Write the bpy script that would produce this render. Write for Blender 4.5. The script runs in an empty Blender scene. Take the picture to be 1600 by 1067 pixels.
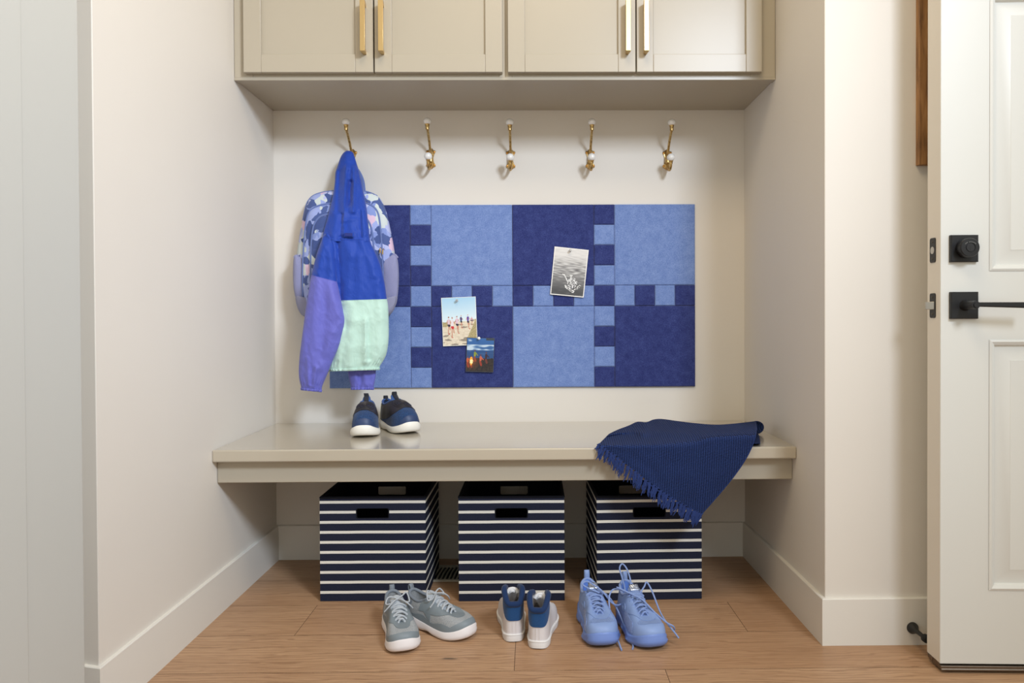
import bpy, bmesh, math, random
from mathutils import Vector, Matrix, noise
random.seed(7)
R = math.radians
SC = bpy.context.scene
COL = SC.collection

# ------------------------------------------------------------------ camera
F = 1150.0
CX, CD, CZ = 0.8788, 2.5104, 0.8069
YAW, PIT, ROL, SX, SY = 0.0103, 0.0110, -0.0045, 45.6263, -18.9442
def _rot():
    c, s = math.cos(YAW), math.sin(YAW)
    Y = Matrix(((c, -s, 0), (s, c, 0), (0, 0, 1)))
    c, s = math.cos(PIT), math.sin(PIT)
    P = Matrix(((1, 0, 0), (0, c, -s), (0, s, c)))
    c, s = math.cos(ROL), math.sin(ROL)
    Q = Matrix(((c, 0, s), (0, 1, 0), (-s, 0, c)))
    return Q @ P @ Y            # rows: right, forward, up
RM = _rot()
CAM = Vector((CX, -CD, CZ))
def ray(px, py):
    v = Vector(((px - 800 - SX) / F, 1.0, -(py - 533.5 - SY) / F))
    return (RM.transposed() @ v).normalized()
def at(px, py, x=None, y=None, z=None):
    """the point of the place seen at a photo position, on a wall x=, y= or a level z="""
    d = ray(px, py)
    if y is not None: t = (y - CAM.y) / d.y
    elif z is not None: t = (z - CAM.z) / d.z
    else: t = (x - CAM.x) / d.x
    return CAM + d * t

# ------------------------------------------------------------------ materials
def lin(c):
    return tuple(((v / 255) / 12.92 if v / 255 <= .04045 else ((v / 255 + .055) / 1.055) ** 2.4) for v in c) + (1,)
def newmat(name, rgb, rough=.5, metal=0, spec=.5, **kw):
    m = bpy.data.materials.new(name); m.use_nodes = True
    b = m.node_tree.nodes['Principled BSDF']
    b.inputs['Base Color'].default_value = lin(rgb)
    b.inputs['Roughness'].default_value = rough
    b.inputs['Metallic'].default_value = metal
    b.inputs['Specular IOR Level'].default_value = spec
    for k, v in kw.items(): b.inputs[k.replace('_', ' ')].default_value = v
    return m
class NT:
    def __init__(s, m):
        s.m = m; s.t = m.node_tree; s.b = s.t.nodes['Principled BSDF']
    def n(s, kind, **kw):
        n = s.t.nodes.new(kind)
        for k, v in kw.items():
            if k.startswith('_'): setattr(n, k[1:], v)
            else: n.inputs[k.replace('_', ' ')].default_value = v
        return n
    def l(s, a, b): s.t.links.new(a, b)
    def coord(s, out='Object', scale=(1, 1, 1), rot=(0, 0, 0)):
        c = s.n('ShaderNodeTexCoord'); mp = s.n('ShaderNodeMapping')
        mp.inputs['Scale'].default_value = scale; mp.inputs['Rotation'].default_value = rot
        s.l(c.outputs[out], mp.inputs['Vector']); return mp.outputs[0]
    def noise(s, vec, scale, detail=4, rough=.5, dist=0):
        n = s.n('ShaderNodeTexNoise', Scale=scale, Detail=detail, Roughness=rough, Distortion=dist)
        s.l(vec, n.inputs['Vector']); return n.outputs['Fac']
    def ramp(s, fac, stops, interp='LINEAR'):
        r = s.n('ShaderNodeValToRGB'); r.color_ramp.interpolation = interp
        e = r.color_ramp.elements
        while len(e) < len(stops): e.new(.5)
        for i, (p, c) in enumerate(stops):
            e[i].position = p; e[i].color = lin(c) if len(c) == 3 else c
        s.l(fac, r.inputs['Fac']); return r.outputs['Color']
    def mix(s, fac, a, b, mode='MIX'):
        n = s.n('ShaderNodeMix', _data_type='RGBA', _blend_type=mode)
        for sock, v in ((n.inputs[0], fac), (n.inputs[6], a), (n.inputs[7], b)):
            if isinstance(v, (int, float)): sock.default_value = v
            elif isinstance(v, tuple): sock.default_value = lin(v) if len(v) == 3 else v
            else: s.l(v, sock)
        return n.outputs[2]
    def math(s, op, a, b=0.0):
        n = s.n('ShaderNodeMath', _operation=op)
        for sock, v in ((n.inputs[0], a), (n.inputs[1], b)):
            if isinstance(v, (int, float)): sock.default_value = v
            else: s.l(v, sock)
        return n.outputs[0]
    def color(s, c): s.l(c, s.b.inputs['Base Color'])
    def bump(s, h, strength=.3, dist=.001, prev=None):
        n = s.n('ShaderNodeBump', Strength=strength, Distance=dist)
        s.l(h, n.inputs['Height'])
        if prev is not None: s.l(prev, n.inputs['Normal'])
        s.l(n.outputs[0], s.b.inputs['Normal']); return n.outputs[0]
MATS = {}
def paint(name, rgb, rough, bump=.12, spec=.4):
    m = newmat(name, rgb, rough, spec=spec); t = NT(m)
    v = t.coord(); f = t.noise(v, 260, 3)
    t.bump(f, bump, .0004)
    g = t.noise(v, 2.2, 3)
    t.color(t.mix(g, tuple(int(c * .985) for c in rgb), tuple(min(255, int(c * 1.01)) for c in rgb)))
    MATS[name] = m; return m
def fabric(name, rgb, rough=.85, scale=900, strength=.3, var=.12, sheen=.15, big=0):
    m = newmat(name, rgb, rough, spec=.25, Sheen_Weight=sheen); t = NT(m)
    v = t.coord(); f = t.noise(v, scale, 2)
    d = tuple(int(c * (1 - var)) for c in rgb); l = tuple(min(255, int(c * (1 + var))) for c in rgb)
    t.color(t.mix(f, d, l))
    p = t.bump(f, strength, .0006)
    if big:
        g = t.noise(v, 26, 5, .6, .6)
        t.bump(g, big, .006, p)
    MATS[name] = m; return m

# ------------------------------------------------------------------ mesh building
WORLD = {}
def wloc(o): return WORLD.get(o.name, Vector((0, 0, 0)))
class MB:
    def __init__(s): s.v = []; s.f = []; s.mi = []; s.uv = {}; s.cur = 0
    def add(s, vs, fs, uvs=None):
        b = len(s.v); s.v += [Vector(p) for p in vs]
        if uvs:
            for i, u in enumerate(uvs): s.uv[b + i] = u
        for f in fs: s.f.append([b + i for i in f]); s.mi.append(s.cur)
        return b
    def box(s, x0, x1, y0, y1, z0, z1):
        if x0 > x1: x0, x1 = x1, x0
        if y0 > y1: y0, y1 = y1, y0
        if z0 > z1: z0, z1 = z1, z0
        s.add([(x0, y0, z0), (x1, y0, z0), (x1, y1, z0), (x0, y1, z0), (x0, y0, z1), (x1, y0, z1), (x1, y1, z1), (x0, y1, z1)],
              [(0, 3, 2, 1), (4, 5, 6, 7), (0, 1, 5, 4), (1, 2, 6, 5), (2, 3, 7, 6), (3, 0, 4, 7)]); return s
    def prism(s, poly, y0, y1):
        """poly of (x,z) counterclockwise seen from -y, extruded y0 (front) to y1"""
        n = len(poly)
        s.add([(p[0], y0, p[1]) for p in poly] + [(p[0], y1, p[1]) for p in poly],
              [tuple(range(n)), tuple(range(2 * n - 1, n - 1, -1))] + [(i, i + n, (i + 1) % n + n, (i + 1) % n) for i in range(n)]); return s
    def grid(s, P, cu=False, cv=False, uvs=None):
        a, b = len(P), len(P[0]); base = len(s.v)
        flat = [p for r in P for p in r]
        fs = []
        for i in range(a if cu else a - 1):
            for j in range(b if cv else b - 1):
                fs.append((i * b + j, ((i + 1) % a) * b + j, ((i + 1) % a) * b + (j + 1) % b, i * b + (j + 1) % b))
        s.add(flat, fs, [u for r in uvs for u in r] if uvs else None); return s
    def loft(s, rings, cap0=True, cap1=True):
        n = len(rings[0]); base = len(s.v)
        s.grid(rings, cv=True)
        if cap0: s.f.append([base + i for i in range(n)]); s.mi.append(s.cur)
        if cap1: s.f.append([base + (len(rings) - 1) * n + i for i in range(n - 1, -1, -1)]); s.mi.append(s.cur)
        return s
    def tube(s, pts, r, n=8, caps=True, flat=1.0, upv=None):
        pts = [Vector(p) for p in pts]; rings = []; prev = None
        for i, p in enumerate(pts):
            t = (pts[min(i + 1, len(pts) - 1)] - pts[max(i - 1, 0)])
            t = t.normalized() if t.length > 1e-9 else Vector((0, 0, 1))
            if prev is None:
                a = Vector(upv) if upv else (Vector((0, 0, 1)) if abs(t.z) < .9 else Vector((0, 1, 0)))
            else: a = prev
            nrm = (a - t * a.dot(t)); nrm = nrm.normalized() if nrm.length > 1e-6 else t.orthogonal().normalized()
            prev = nrm; bn = t.cross(nrm)
            rr = r[i] if isinstance(r, (list, tuple)) else r
            rings.append([p + nrm * (math.cos(2 * math.pi * k / n) * rr * flat) + bn * (math.sin(2 * math.pi * k / n) * rr) for k in range(n)])
        return s.loft(rings, caps, caps)
    def lathe(s, prof, o=(0, 0, 0), axis=(0, 0, 1), n=24):
        """prof: list of (radius, height) along axis"""
        ax = Vector(axis).normalized(); u = ax.orthogonal().normalized(); w = ax.cross(u); o = Vector(o)
        rings = [[o + ax * h + u * (math.cos(2 * math.pi * k / n) * max(r, 1e-5)) + w * (math.sin(2 * math.pi * k / n) * max(r, 1e-5)) for k in range(n)] for r, h in prof]
        return s.loft(rings)
    def ball(s, c, rx, ry=None, rz=None, n=20, m=12):
        ry = ry or rx; rz = rz or rx; c = Vector(c)
        rings = []
        for i in range(m + 1):
            a = -math.pi / 2 + math.pi * i / m; a = max(-1.56, min(1.56, a))
            rings.append([c + Vector((rx * math.cos(a) * math.cos(2 * math.pi * k / n), ry * math.cos(a) * math.sin(2 * math.pi * k / n), rz * math.sin(a))) for k in range(n)])
        return s.loft(rings)
    def build(s, name, mats, parent=None, local=False, bevel=0, seg=2, smooth=40, solid=0, sub=0, fix=True, flip=False, solid_off=-1):
        me = bpy.data.meshes.new(name)
        off = Vector((0, 0, 0)) if (local or parent is None) else wloc(parent)
        me.from_pydata([tuple(p - off) for p in s.v], [], s.f)
        if not isinstance(mats, (list, tuple)): mats = [mats]
        for m in mats: me.materials.append(m)
        for i, p in enumerate(me.polygons): p.material_index = s.mi[i] if len(mats) > 1 else 0
        if s.uv:
            uvl = me.uv_layers.new(name='UVMap')
            for l in me.loops: uvl.data[l.index].uv = s.uv.get(l.vertex_index, (0, 0))
        if fix:
            bm = bmesh.new(); bm.from_mesh(me)
            bmesh.ops.recalc_face_normals(bm, faces=bm.faces)
            if flip: bmesh.ops.reverse_faces(bm, faces=bm.faces)
            bm.to_mesh(me); bm.free()
        if smooth:
            me.polygons.foreach_set('use_smooth', [True] * len(me.polygons))
            me.set_sharp_from_angle(angle=R(smooth))
        me.update()
        o = bpy.data.objects.new(name, me); COL.objects.link(o)
        if parent is not None: o.parent = parent
        if not local: WORLD[o.name] = off
        if solid:
            md = o.modifiers.new('solid', 'SOLIDIFY'); md.thickness = solid; md.offset = solid_off
        if bevel:
            md = o.modifiers.new('bevel', 'BEVEL'); md.width = bevel; md.segments = seg; md.limit_method = 'ANGLE'; md.angle_limit = R(35)
            md.harden_normals = False
        if sub:
            md = o.modifiers.new('sub', 'SUBSURF'); md.levels = sub; md.render_levels = sub
        return o
def thing(name, label, cat, loc=(0, 0, 0), rz=0, group=None):
    o = bpy.data.objects.new(name, None); COL.objects.link(o); o.empty_display_size = .05
    o.location = loc; o.rotation_euler = (0, 0, rz); WORLD[o.name] = Vector(loc)
    return tag(o, label, cat, group)
def tag(o, label, cat, group=None):
    o['label'] = label; o['category'] = cat
    if group: o['group'] = group
    return o
def struct(o, label=None):
    o['kind'] = 'structure'
    if label: o['label'] = label
    return o
def dup(root, loc, label=None):
    r = root.copy(); COL.objects.link(r); r.location = loc
    if label: r['label'] = label
    for ch in list(root.children):
        c = ch.copy(); COL.objects.link(c); c.parent = r
        for g in list(ch.children):
            d = g.copy(); COL.objects.link(d); d.parent = c
    return r
def catmull(pts, n, closed=False):
    """n samples on a smooth curve through pts (tuples or Vectors)"""
    pts = [Vector(p) for p in pts]; m = len(pts); out = []
    segs = m if closed else m - 1
    cnt = n if closed else n
    for k in range(cnt):
        t = k / n * segs if closed else k / (n - 1) * segs
        i = min(int(t), segs - 1); f = t - i
        g = (lambda j: pts[j % m]) if closed else (lambda j: pts[max(0, min(m - 1, j))])
        p0, p1, p2, p3 = g(i - 1), g(i), g(i + 1), g(i + 2)
        out.append(.5 * ((2 * p1) + (p2 - p0) * f + (2 * p0 - 5 * p1 + 4 * p2 - p3) * f * f + (3 * p1 - p0 - 3 * p2 + p3) * f ** 3))
    return out
def interp(tab, x):
    """piecewise linear rows: tab = [(x, a, b, ...)]"""
    if x <= tab[0][0]: return tab[0][1:]
    for r0, r1 in zip(tab, tab[1:]):
        if x <= r1[0]:
            f = (x - r0[0]) / (r1[0] - r0[0])
            return tuple(a + (b - a) * f for a, b in zip(r0[1:], r1[1:]))
    return tab[-1][1:]
def sinterp(tab, x):
    """smooth rows"""
    xs = [r[0] for r in tab]
    if x <= xs[0]: return tab[0][1:]
    if x >= xs[-1]: return tab[-1][1:]
    i = max(k for k in range(len(xs) - 1) if xs[k] <= x)
    f = (x - xs[i]) / (xs[i + 1] - xs[i]); out = []
    for c in range(1, len(tab[0])):
        p1, p2 = tab[i][c], tab[i + 1][c]; h = xs[i + 1] - xs[i]
        m1 = (p2 - tab[i - 1][c]) / (xs[i + 1] - xs[i - 1]) if i > 0 else (p2 - p1) / h
        m2 = (tab[i + 2][c] - p1) / (xs[i + 2] - xs[i]) if i + 2 < len(xs) else (p2 - p1) / h
        out.append((2 * f**3 - 3 * f * f + 1) * p1 + (f**3 - 2 * f * f + f) * h * m1 + (-2 * f**3 + 3 * f * f) * p2 + (f**3 - f * f) * h * m2)
    return tuple(out)

# ------------------------------------------------------------------ shared materials
WALL = paint('wall_paint', (222, 216, 206), .55)
TRIM = paint('trim_paint', (224, 220, 211), .4, .08)
CEIL = paint('ceiling_paint', (235, 232, 226), .8)
CAB = paint('greige_cabinet_paint', (174, 165, 147), .34, .05, .5)
BTOP = paint('satin_bench_paint', (182, 172, 153), .25, .04, .7)
BTOP.node_tree.nodes['Principled BSDF'].inputs['Coat Weight'].default_value = 1.0
BTOP.node_tree.nodes['Principled BSDF'].inputs['Coat Roughness'].default_value = .16
DOORP = paint('white_door_paint', (217, 217, 211), .38, .06, .5)
DOORE = paint('door_edge_paint', (218, 211, 198), .45, .06, .4)
BLACK = newmat('matt_black_metal', (30, 30, 31), .42, .3)
BLACKP = newmat('black_plastic', (24, 23, 22), .5)
GOLD = newmat('brushed_gold', (208, 180, 128), .36, 1.0)
t = NT(GOLD); v = t.coord(scale=(1, 1, 60)); t.bump(t.noise(v, 90, 2), .08, .0003)
BRASS = newmat('aged_brass', (190, 160, 106), .34, 1.0)
t = NT(BRASS); v = t.coord(); f = t.noise(v, 160, 4)
t.color(t.ramp(f, [(.3, (140, 112, 66)), (.5, (196, 164, 106)), (.8, (226, 200, 146))]))
SCREW = newmat('bright_screw_brass', (222, 160, 80), .28, 1.0)
CERAMIC = newmat('white_ceramic', (236, 234, 229), .12, spec=.6, Coat_Weight=.5)
STEEL = newmat('satin_steel', (180, 176, 168), .3, 1.0)
DARK = newmat('hollow_shade', (12, 11, 11), .7)

# ------------------------------------------------------------------ room
W = 1.6004; ZC = 1.5238; YR = .6934; YL = 1.0257; BT = .0101; BH = .1166
struct(MB().box(-1.6, 3.6, 0, .12, -.05, 2.75).build('wall_back', WALL), 'pale beige painted wall at the back of the alcove')
TL_ = .27  # left wall's end face slants back, shaped so that it takes less key light
struct(MB().loft([[(-1.6, 0, z_), (-1.6, -YL + 1.6 * TL_, z_), (0, -YL, z_), (0, 0, z_)] for z_ in (-.05, 2.75)]).build('wall_left', WALL, bevel=.002), 'pale beige painted wall left of the alcove')
struct(MB().box(W, 3.6, -YR, 0, -.05, 2.75).build('wall_right', WALL, bevel=.002), 'pale beige painted wall right of the alcove')
struct(MB().box(-1.6, 3.6, -3.6, .12, 2.75, 2.85).build('ceiling', CEIL), 'white ceiling')
def baseboard(name, poly, label):
    """poly: floor polyline of the wall face; the board stands in front of it (to its right hand)"""
    m = MB()
    outer = []
    pts = [Vector(p) for p in poly]
    for i, p in enumerate(pts):
        d0 = (pts[i] - pts[i - 1]).normalized() if i > 0 else None
        d1 = (pts[i + 1] - pts[i]).normalized() if i < len(pts) - 1 else None
        ns = [Vector((d.y, -d.x)) for d in (d0, d1) if d is not None]
        off = ns[0] if len(ns) == 1 else Vector((ns[0].x + ns[1].x, ns[0].y + ns[1].y))
        outer.append(p + off * BT)
    rows = []
    for p, q in zip(pts, outer):
        a = p.lerp(q, .82)
        rows.append([(p.x, p.y, 0), (q.x, q.y, 0), (q.x, q.y, BH - .002), (a.x, a.y, BH), (p.x, p.y, BH)])
    m.loft(rows)
    return struct(m.build(name, TRIM, smooth=20), label)
baseboard('baseboard_back', [(BT, 0), (W - BT, 0)], 'white baseboard along the back wall of the alcove')
baseboard('baseboard_left', [(-1.5, -YL + 1.5 * TL_), (0, -YL), (0, 0)], 'white baseboard along the left wall')
baseboard('baseboard_right', [(W, 0), (W, -YR), (3.5, -YR)], 'white baseboard along the right wall')

# floor of oak planks, each plank with its own tone and grain offset
WOOD = newmat('oak_plank', (168, 132, 98), .42, spec=.35); t = NT(WOOD)
at_ = t.n('ShaderNodeAttribute', _attribute_name='tone')
c = t.n('ShaderNodeTexCoord'); vm = t.n('ShaderNodeVectorMath', _operation='ADD')
sc_ = t.n('ShaderNodeVectorMath', _operation='SCALE'); sc_.inputs['Scale'].default_value = 9.0
t.l(at_.outputs['Color'], sc_.inputs[0]); t.l(c.outputs['Object'], vm.inputs[0]); t.l(sc_.outputs[0], vm.inputs[1])
def mapped(scale):
    mp = t.n('ShaderNodeMapping'); mp.inputs['Scale'].default_value = scale; t.l(vm.outputs[0], mp.inputs['Vector']); return mp.outputs[0]
fine = t.noise(mapped((4, 150, 1)), 1.6, 6, .7)
fib = t.noise(mapped((16, 420, 1)), 2.0, 3, .6)
ring = t.n('ShaderNodeTexWave', _wave_type='BANDS', _bands_direction='Y', Scale=6.5, Distortion=14, Detail=3); ring.inputs['Detail Scale'].default_value = 1.0
t.l(mapped((.7, 4.2, 1)), ring.inputs['Vector'])
big = t.noise(mapped((1.1, 7, 1)), 1.8, 3)
base = t.ramp(fine, [(.30, (128, 94, 66)), (.46, (174, 137, 104)), (.72, (200, 164, 128))])
rmask = t.ramp(ring.outputs['Fac'], [(.0, (0, 0, 0)), (.72, (40, 40, 40)), (.93, (255, 255, 255))])
c1 = t.mix(t.math('MULTIPLY', rmask, .62), base, (124, 88, 60))
c1 = t.mix(t.math('MULTIPLY', fib, .30), c1, (214, 182, 148))
c2 = t.mix(t.ramp(big, [(.35, (0, 0, 0)), (.75, (150, 150, 150))]), c1, (140, 106, 78))
sep = t.n('ShaderNodeSeparateColor'); t.l(at_.outputs['Color'], sep.inputs[0])
c3 = t.mix(t.math('MULTIPLY', sep.outputs['Red'], .42), c2, (158, 116, 82))
kw = t.n('ShaderNodeVectorMath', _operation='ADD'); kn0 = t.n('ShaderNodeTexNoise', Scale=30, Detail=3); t.l(vm.outputs[0], kn0.inputs['Vector'])
ks_ = t.n('ShaderNodeVectorMath', _operation='SCALE'); ks_.inputs['Scale'].default_value = .22; t.l(kn0.outputs['Color'], ks_.inputs[0])
t.l(mapped((1.25, 3.6, 1)), kw.inputs[0]); t.l(ks_.outputs[0], kw.inputs[1])
kn = t.n('ShaderNodeTexVoronoi', Scale=1.0); t.l(kw.outputs[0], kn.inputs['Vector'])
knf = t.ramp(kn.outputs['Distance'], [(.015, (255, 255, 255)), (.085, (90, 90, 90)), (.15, (0, 0, 0))])
c4 = t.mix(t.math('MULTIPLY', knf, t.math('MULTIPLY', fine, 1.5)), c3, (72, 56, 46))
for (kx, ky, rx_, ry_, st) in ((703, 1029.5, .040, .011, .85), (724, 950, .010, .004, .6), (1055, 995, .020, .006, .7), (1012, 908, .03, .004, .4), (560, 1021, .02, .004, .4)):
    kp = at(kx, ky, z=0)
    mp = t.n('ShaderNodeMapping', _vector_type='TEXTURE'); mp.inputs['Location'].default_value = kp; mp.inputs['Scale'].default_value = (rx_, ry_, 1)
    t.l(c.outputs['Object'], mp.inputs['Vector'])
    wn_ = t.n('ShaderNodeVectorMath', _operation='SCALE'); wn_.inputs['Scale'].default_value = 1.1; t.l(kn0.outputs['Color'], wn_.inputs[0])
    sb_ = t.n('ShaderNodeVectorMath', _operation='SUBTRACT'); sb_.inputs[1].default_value = (.55, .55, .55); t.l(wn_.outputs[0], sb_.inputs[0])
    ad_ = t.n('ShaderNodeVectorMath', _operation='ADD'); t.l(mp.outputs[0], ad_.inputs[0]); t.l(sb_.outputs[0], ad_.inputs[1])
    ml_ = t.n('ShaderNodeVectorMath', _operation='MULTIPLY'); ml_.inputs[1].default_value = (1, 1, 0); t.l(ad_.outputs[0], ml_.inputs[0])
    ln_ = t.n('ShaderNodeVectorMath', _operation='LENGTH'); t.l(ml_.outputs[0], ln_.inputs[0])
    k_ = t.ramp(ln_.outputs['Value'], [(.25, (255, 255, 255)), (.6, (110, 110, 110)), (1.0, (0, 0, 0))])
    c4 = t.mix(t.math('MULTIPLY', k_, st), c4, (84, 70, 58))
t.color(c4); t.bump(fine, .2, .0008)
GAP = newmat('plank_gap', (70, 50, 36), .8)
ry = [at(800, p, z=0).y for p in (943, 992, 1048)]
pw = (ry[0] - ry[2]) / 2
jx = {0: (at(489, 946, z=0).x + .012), 1: at(806, 1000, z=0).x, 2: at(1040, 1048, z=0).x}
m = MB(); tones = []; g = .0006
row = -3
for r in range(-4, 18):
    y1 = ry[0] - pw * r; y0 = y1 - pw
    if y1 <= -3.6: break
    y1c = min(y1, 0)
    if y0 >= 0: continue
    y0 = max(y0, -3.6)
    j0 = jx.get(r, random.uniform(-.5, .6))
    x = j0 - 1.172 * 3
    while x < 3.6:
        xa, xb = max(x, -1.6), min(x + 1.172, 3.6)
        if xb > xa:
            m.add([(xa + g, y0 + g, 0), (xb - g, y0 + g, 0), (xb - g, y1c - g, 0), (xa + g, y1c - g, 0)], [(0, 1, 2, 3)])
            tones.append((random.random(), random.random(), random.random()))
        x += 1.172
m.cur = 1
m.box(-1.6, 3.6, -3.6, 0, -.06, -.0012)
fl = m.build('floor', [WOOD, GAP], fix=False, smooth=0)
ca = fl.data.color_attributes.new('tone', 'FLOAT_COLOR', 'CORNER')
for p in fl.data.polygons:
    tn = tones[p.index] if p.index < len(tones) else (.5, .5, .5)
    for li in p.loop_indices: ca.data[li].color = (*tn, 1)
struct(fl, 'oak plank floor')

# foreground casing at the left edge of the view
m = MB()
m.box(-.30, .0640, -CD + .30, -CD + 1.335, -.02, 2.72)
m.box(.0640, .0700, -CD + .30, -CD + 1.18, -.02, 2.72)
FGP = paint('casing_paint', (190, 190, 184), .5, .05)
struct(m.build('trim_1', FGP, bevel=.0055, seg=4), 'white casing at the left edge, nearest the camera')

# ------------------------------------------------------------------ bench
YB = .4991
be = thing('bench', 'greige painted built-in bench spanning the alcove between its side walls', 'bench', (W / 2, -.25, .36))
zf, zb_ = .4592, .4640
m = MB(); th = .0335
m.add([(0.0005, -YB, zf - th), (W - .0005, -YB, zf - th), (W - .0005, -.0005, zb_ - th), (0.0005, -.0005, zb_ - th),
       (0.0005, -YB, zf), (W - .0005, -YB, zf), (W - .0005, -.0005, zb_), (0.0005, -.0005, zb_)],
      [(0, 3, 2, 1), (4, 5, 6, 7), (0, 1, 5, 4), (1, 2, 6, 5), (2, 3, 7, 6), (3, 0, 4, 7)])
m.build('bench_top', BTOP, be, bevel=.004, seg=3)
MB().box(.001, W - .001, -YB + .032, -YB + .052, zf - th - .0625, zf - th).build('apron', CAB, be, bevel=.0015)
m = MB().box(.001, .02, -YB + .052, -.001, zf - th - .04, zf - th); m.box(W - .02, W - .001, -YB + .052, -.001, zf - th - .04, zf - th)
m.box(.02, W - .02, -.022, -.001, zf - th - .04, zf - th + .002)
m.build('support_cleat', CAB, be)
ZB = .4625

# ------------------------------------------------------------------ wall cabinets
YC = .3255; YD = YC + .021
XM = at(789, 60, y=-YD).x
ZT = 2.30
def z_at(py, y, px=800): return at(px, py, y=y).z
zdoor = z_at(112.5, -YD)
def cabinet(x0, x1, doors, label):
    cb = thing('wall_cabinet', label, 'cabinet', ((x0 + x1) / 2, -.16, ZC))
    m = MB()
    m.box(x0, x1, -YC + .019, -.001, ZC, ZC + .018)
    m.box(x0, x0 + .018, -YC + .019, -.001, ZC + .018, ZT); m.box(x1 - .018, x1, -YC + .019, -.001, ZC + .018, ZT)
    m.box(x0, x1, -YC + .019, -.001, ZT, ZT + .018); m.box(x0 + .018, x1 - .018, -.012, -.001, ZC + .018, ZT)
    m.box(x0 + .018, x1 - .018, -YC + .019, -.012, 1.9, 1.918)
    m.build('cabinet_body', CAB, cb)
    m = MB(); w0 = .055 if x0 < .5 else .02; w1 = .075 if x1 > 1.1 else .02
    m.box(x0, x0 + w0, -YC, -YC + .019, ZC + .004, ZT + .018); m.box(x1 - w1, x1, -YC, -YC + .019, ZC + .004, ZT + .018)
    m.box(x0 + w0, x1 - w1, -YC, -YC + .019, ZC + .004, ZC + .034); m.box(x0 + w0, x1 - w1, -YC, -YC + .019, ZT - .02, ZT + .018)
    m.build('face_frame', CAB, cb, bevel=.0012)
    MB().box(x0, x1, -YC - .001, -YC + .03, ZC - .0035, ZC + .004).build('bottom_lip', CAB, cb)
    for (a, b, ia, ib, hx) in doors:
        xa, xb = at(a, 90, y=-YD).x, at(b, 90, y=-YD).x
        ja, jb = at(ia, 60, y=-YD).x, at(ib, 60, y=-YD).x
        zi = z_at(84.5, -YD)
        m = MB(); y0, y1 = -YD, -YC - .0015
        m.box(xa, ja, y0, y1, zdoor, ZT - .01); m.box(jb, xb, y0, y1, zdoor, ZT - .01)
        m.box(ja, jb, y0, y1, zdoor, zi); m.box(ja, jb, y0, y1, ZT - .07, ZT - .01)
        d = m.build('cabinet_door', CAB, cb, bevel=.0014)
        MB().box(ja - .006, jb + .006, y0 + .010, y1 - .001, zi - .006, ZT - .064).build('door_panel', CAB, d)
        # bar handle
        hxw = at(hx, 60, y=-YD - .033).x; yh = -YD - .033
        zt_, zb2 = z_at(-1, yh), z_at(79, yh)
        m = MB(); hw = .0072
        m.prism([(hxw - hw, zb2), (hxw + hw, zb2), (hxw + hw, zt_), (hxw - hw, zt_)], yh, yh + .009)
        for zz, s in ((zb2, 1), (zt_, -1)):
            m.add([(hxw - hw, yh + .009, zz), (hxw + hw, yh + .009, zz), (hxw + hw, yh + .009, zz + s * .010), (hxw - hw, yh + .009, zz + s * .010),
                   (hxw - hw * .6, y0, zz), (hxw + hw * .6, y0, zz), (hxw + hw * .6, y0, zz + s * .010), (hxw - hw * .6, y0, zz + s * .010)],
                  [(0, 1, 2, 3), (4, 7, 6, 5), (0, 4, 5, 1), (1, 5, 6, 2), (2, 6, 7, 3), (3, 7, 4, 0)])
        h = m.build('handle', GOLD, d, bevel=.0006)
    return cb
cabinet(.001, XM, [(380, 583, 407.5, 555, 566), (585.2, 785, 612, 758, 594.5)], 'greige double-door wall cabinet on the left, above the jacket, gold bar handles')
cabinet(XM, W - .001, [(793.5, 993.2, 820, 966, 982), (995, 1191, 1021, 1166, 1010.5)], 'greige double-door wall cabinet on the right, beside the right wall, gold bar handles')

# ------------------------------------------------------------------ felt pinboard
def felt(name, a, b, lo, hi):
    m = newmat(name, a, .95, spec=.1, Sheen_Weight=.25); t = NT(m); v = t.coord()
    f = t.noise(v, 420, 3, .6, 1.5); g2 = t.noise(v, 40, 4, .6)
    x = t.math('ADD', t.math('MULTIPLY', f, .75), t.math('MULTIPLY', g2, .25))
    t.color(t.ramp(x, [(.36, lo), (.5, a), (.64, hi)])); t.bump(f, .35, .0008); return m
FL = felt('light_blue_felt', (112, 136, 190), None, (92, 116, 172), (138, 160, 206))
FD = felt('navy_felt', (48, 57, 112), None, (36, 43, 94), (70, 82, 140))
bx = [at(p, 462, y=0).x for p in (515, 642, 674.3, 801, 928, 959.8, 1085.3)]
bz = [at(800, p, y=0).z for p in (320.3, 446.7, 478.8, 605)]
pb = thing('pinboard', 'patchwork felt pinboard in light blue and navy squares on the back wall', 'pinboard', ((bx[0] + bx[-1]) / 2, -.006, bz[3]))
big_ = {(0, 0): 1, (2, 0): 0, (3, 0): 1, (5, 0): 0, (0, 2): 0, (2, 2): 1, (3, 2): 0, (5, 2): 1}   # 1 = navy
def felt_tile(x0, x1, z0, z1, dark, name):
    g_ = .0004; th_ = .0105 + (.0006 if dark else 0); c_ = .0036
    m = MB(); a = [(x0 + g_, z0 + g_), (x1 - g_, z0 + g_), (x1 - g_, z1 - g_), (x0 + g_, z1 - g_)]
    b = [(x0 + c_, z0 + c_), (x1 - c_, z0 + c_), (x1 - c_, z1 - c_), (x0 + c_, z1 - c_)]
    m.loft([[(p[0], -.0003, p[1]) for p in a], [(p[0], -th_ + .0026, p[1]) for p in a], [(p[0], -th_, p[1]) for p in b]])
    m.build(name, FD if dark else FL, pb, smooth=0)
for (ci, ri), dk in big_.items():
    felt_tile(bx[ci], bx[ci + 1], bz[ri + 1], bz[ri], dk, 'felt_panel')
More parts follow.
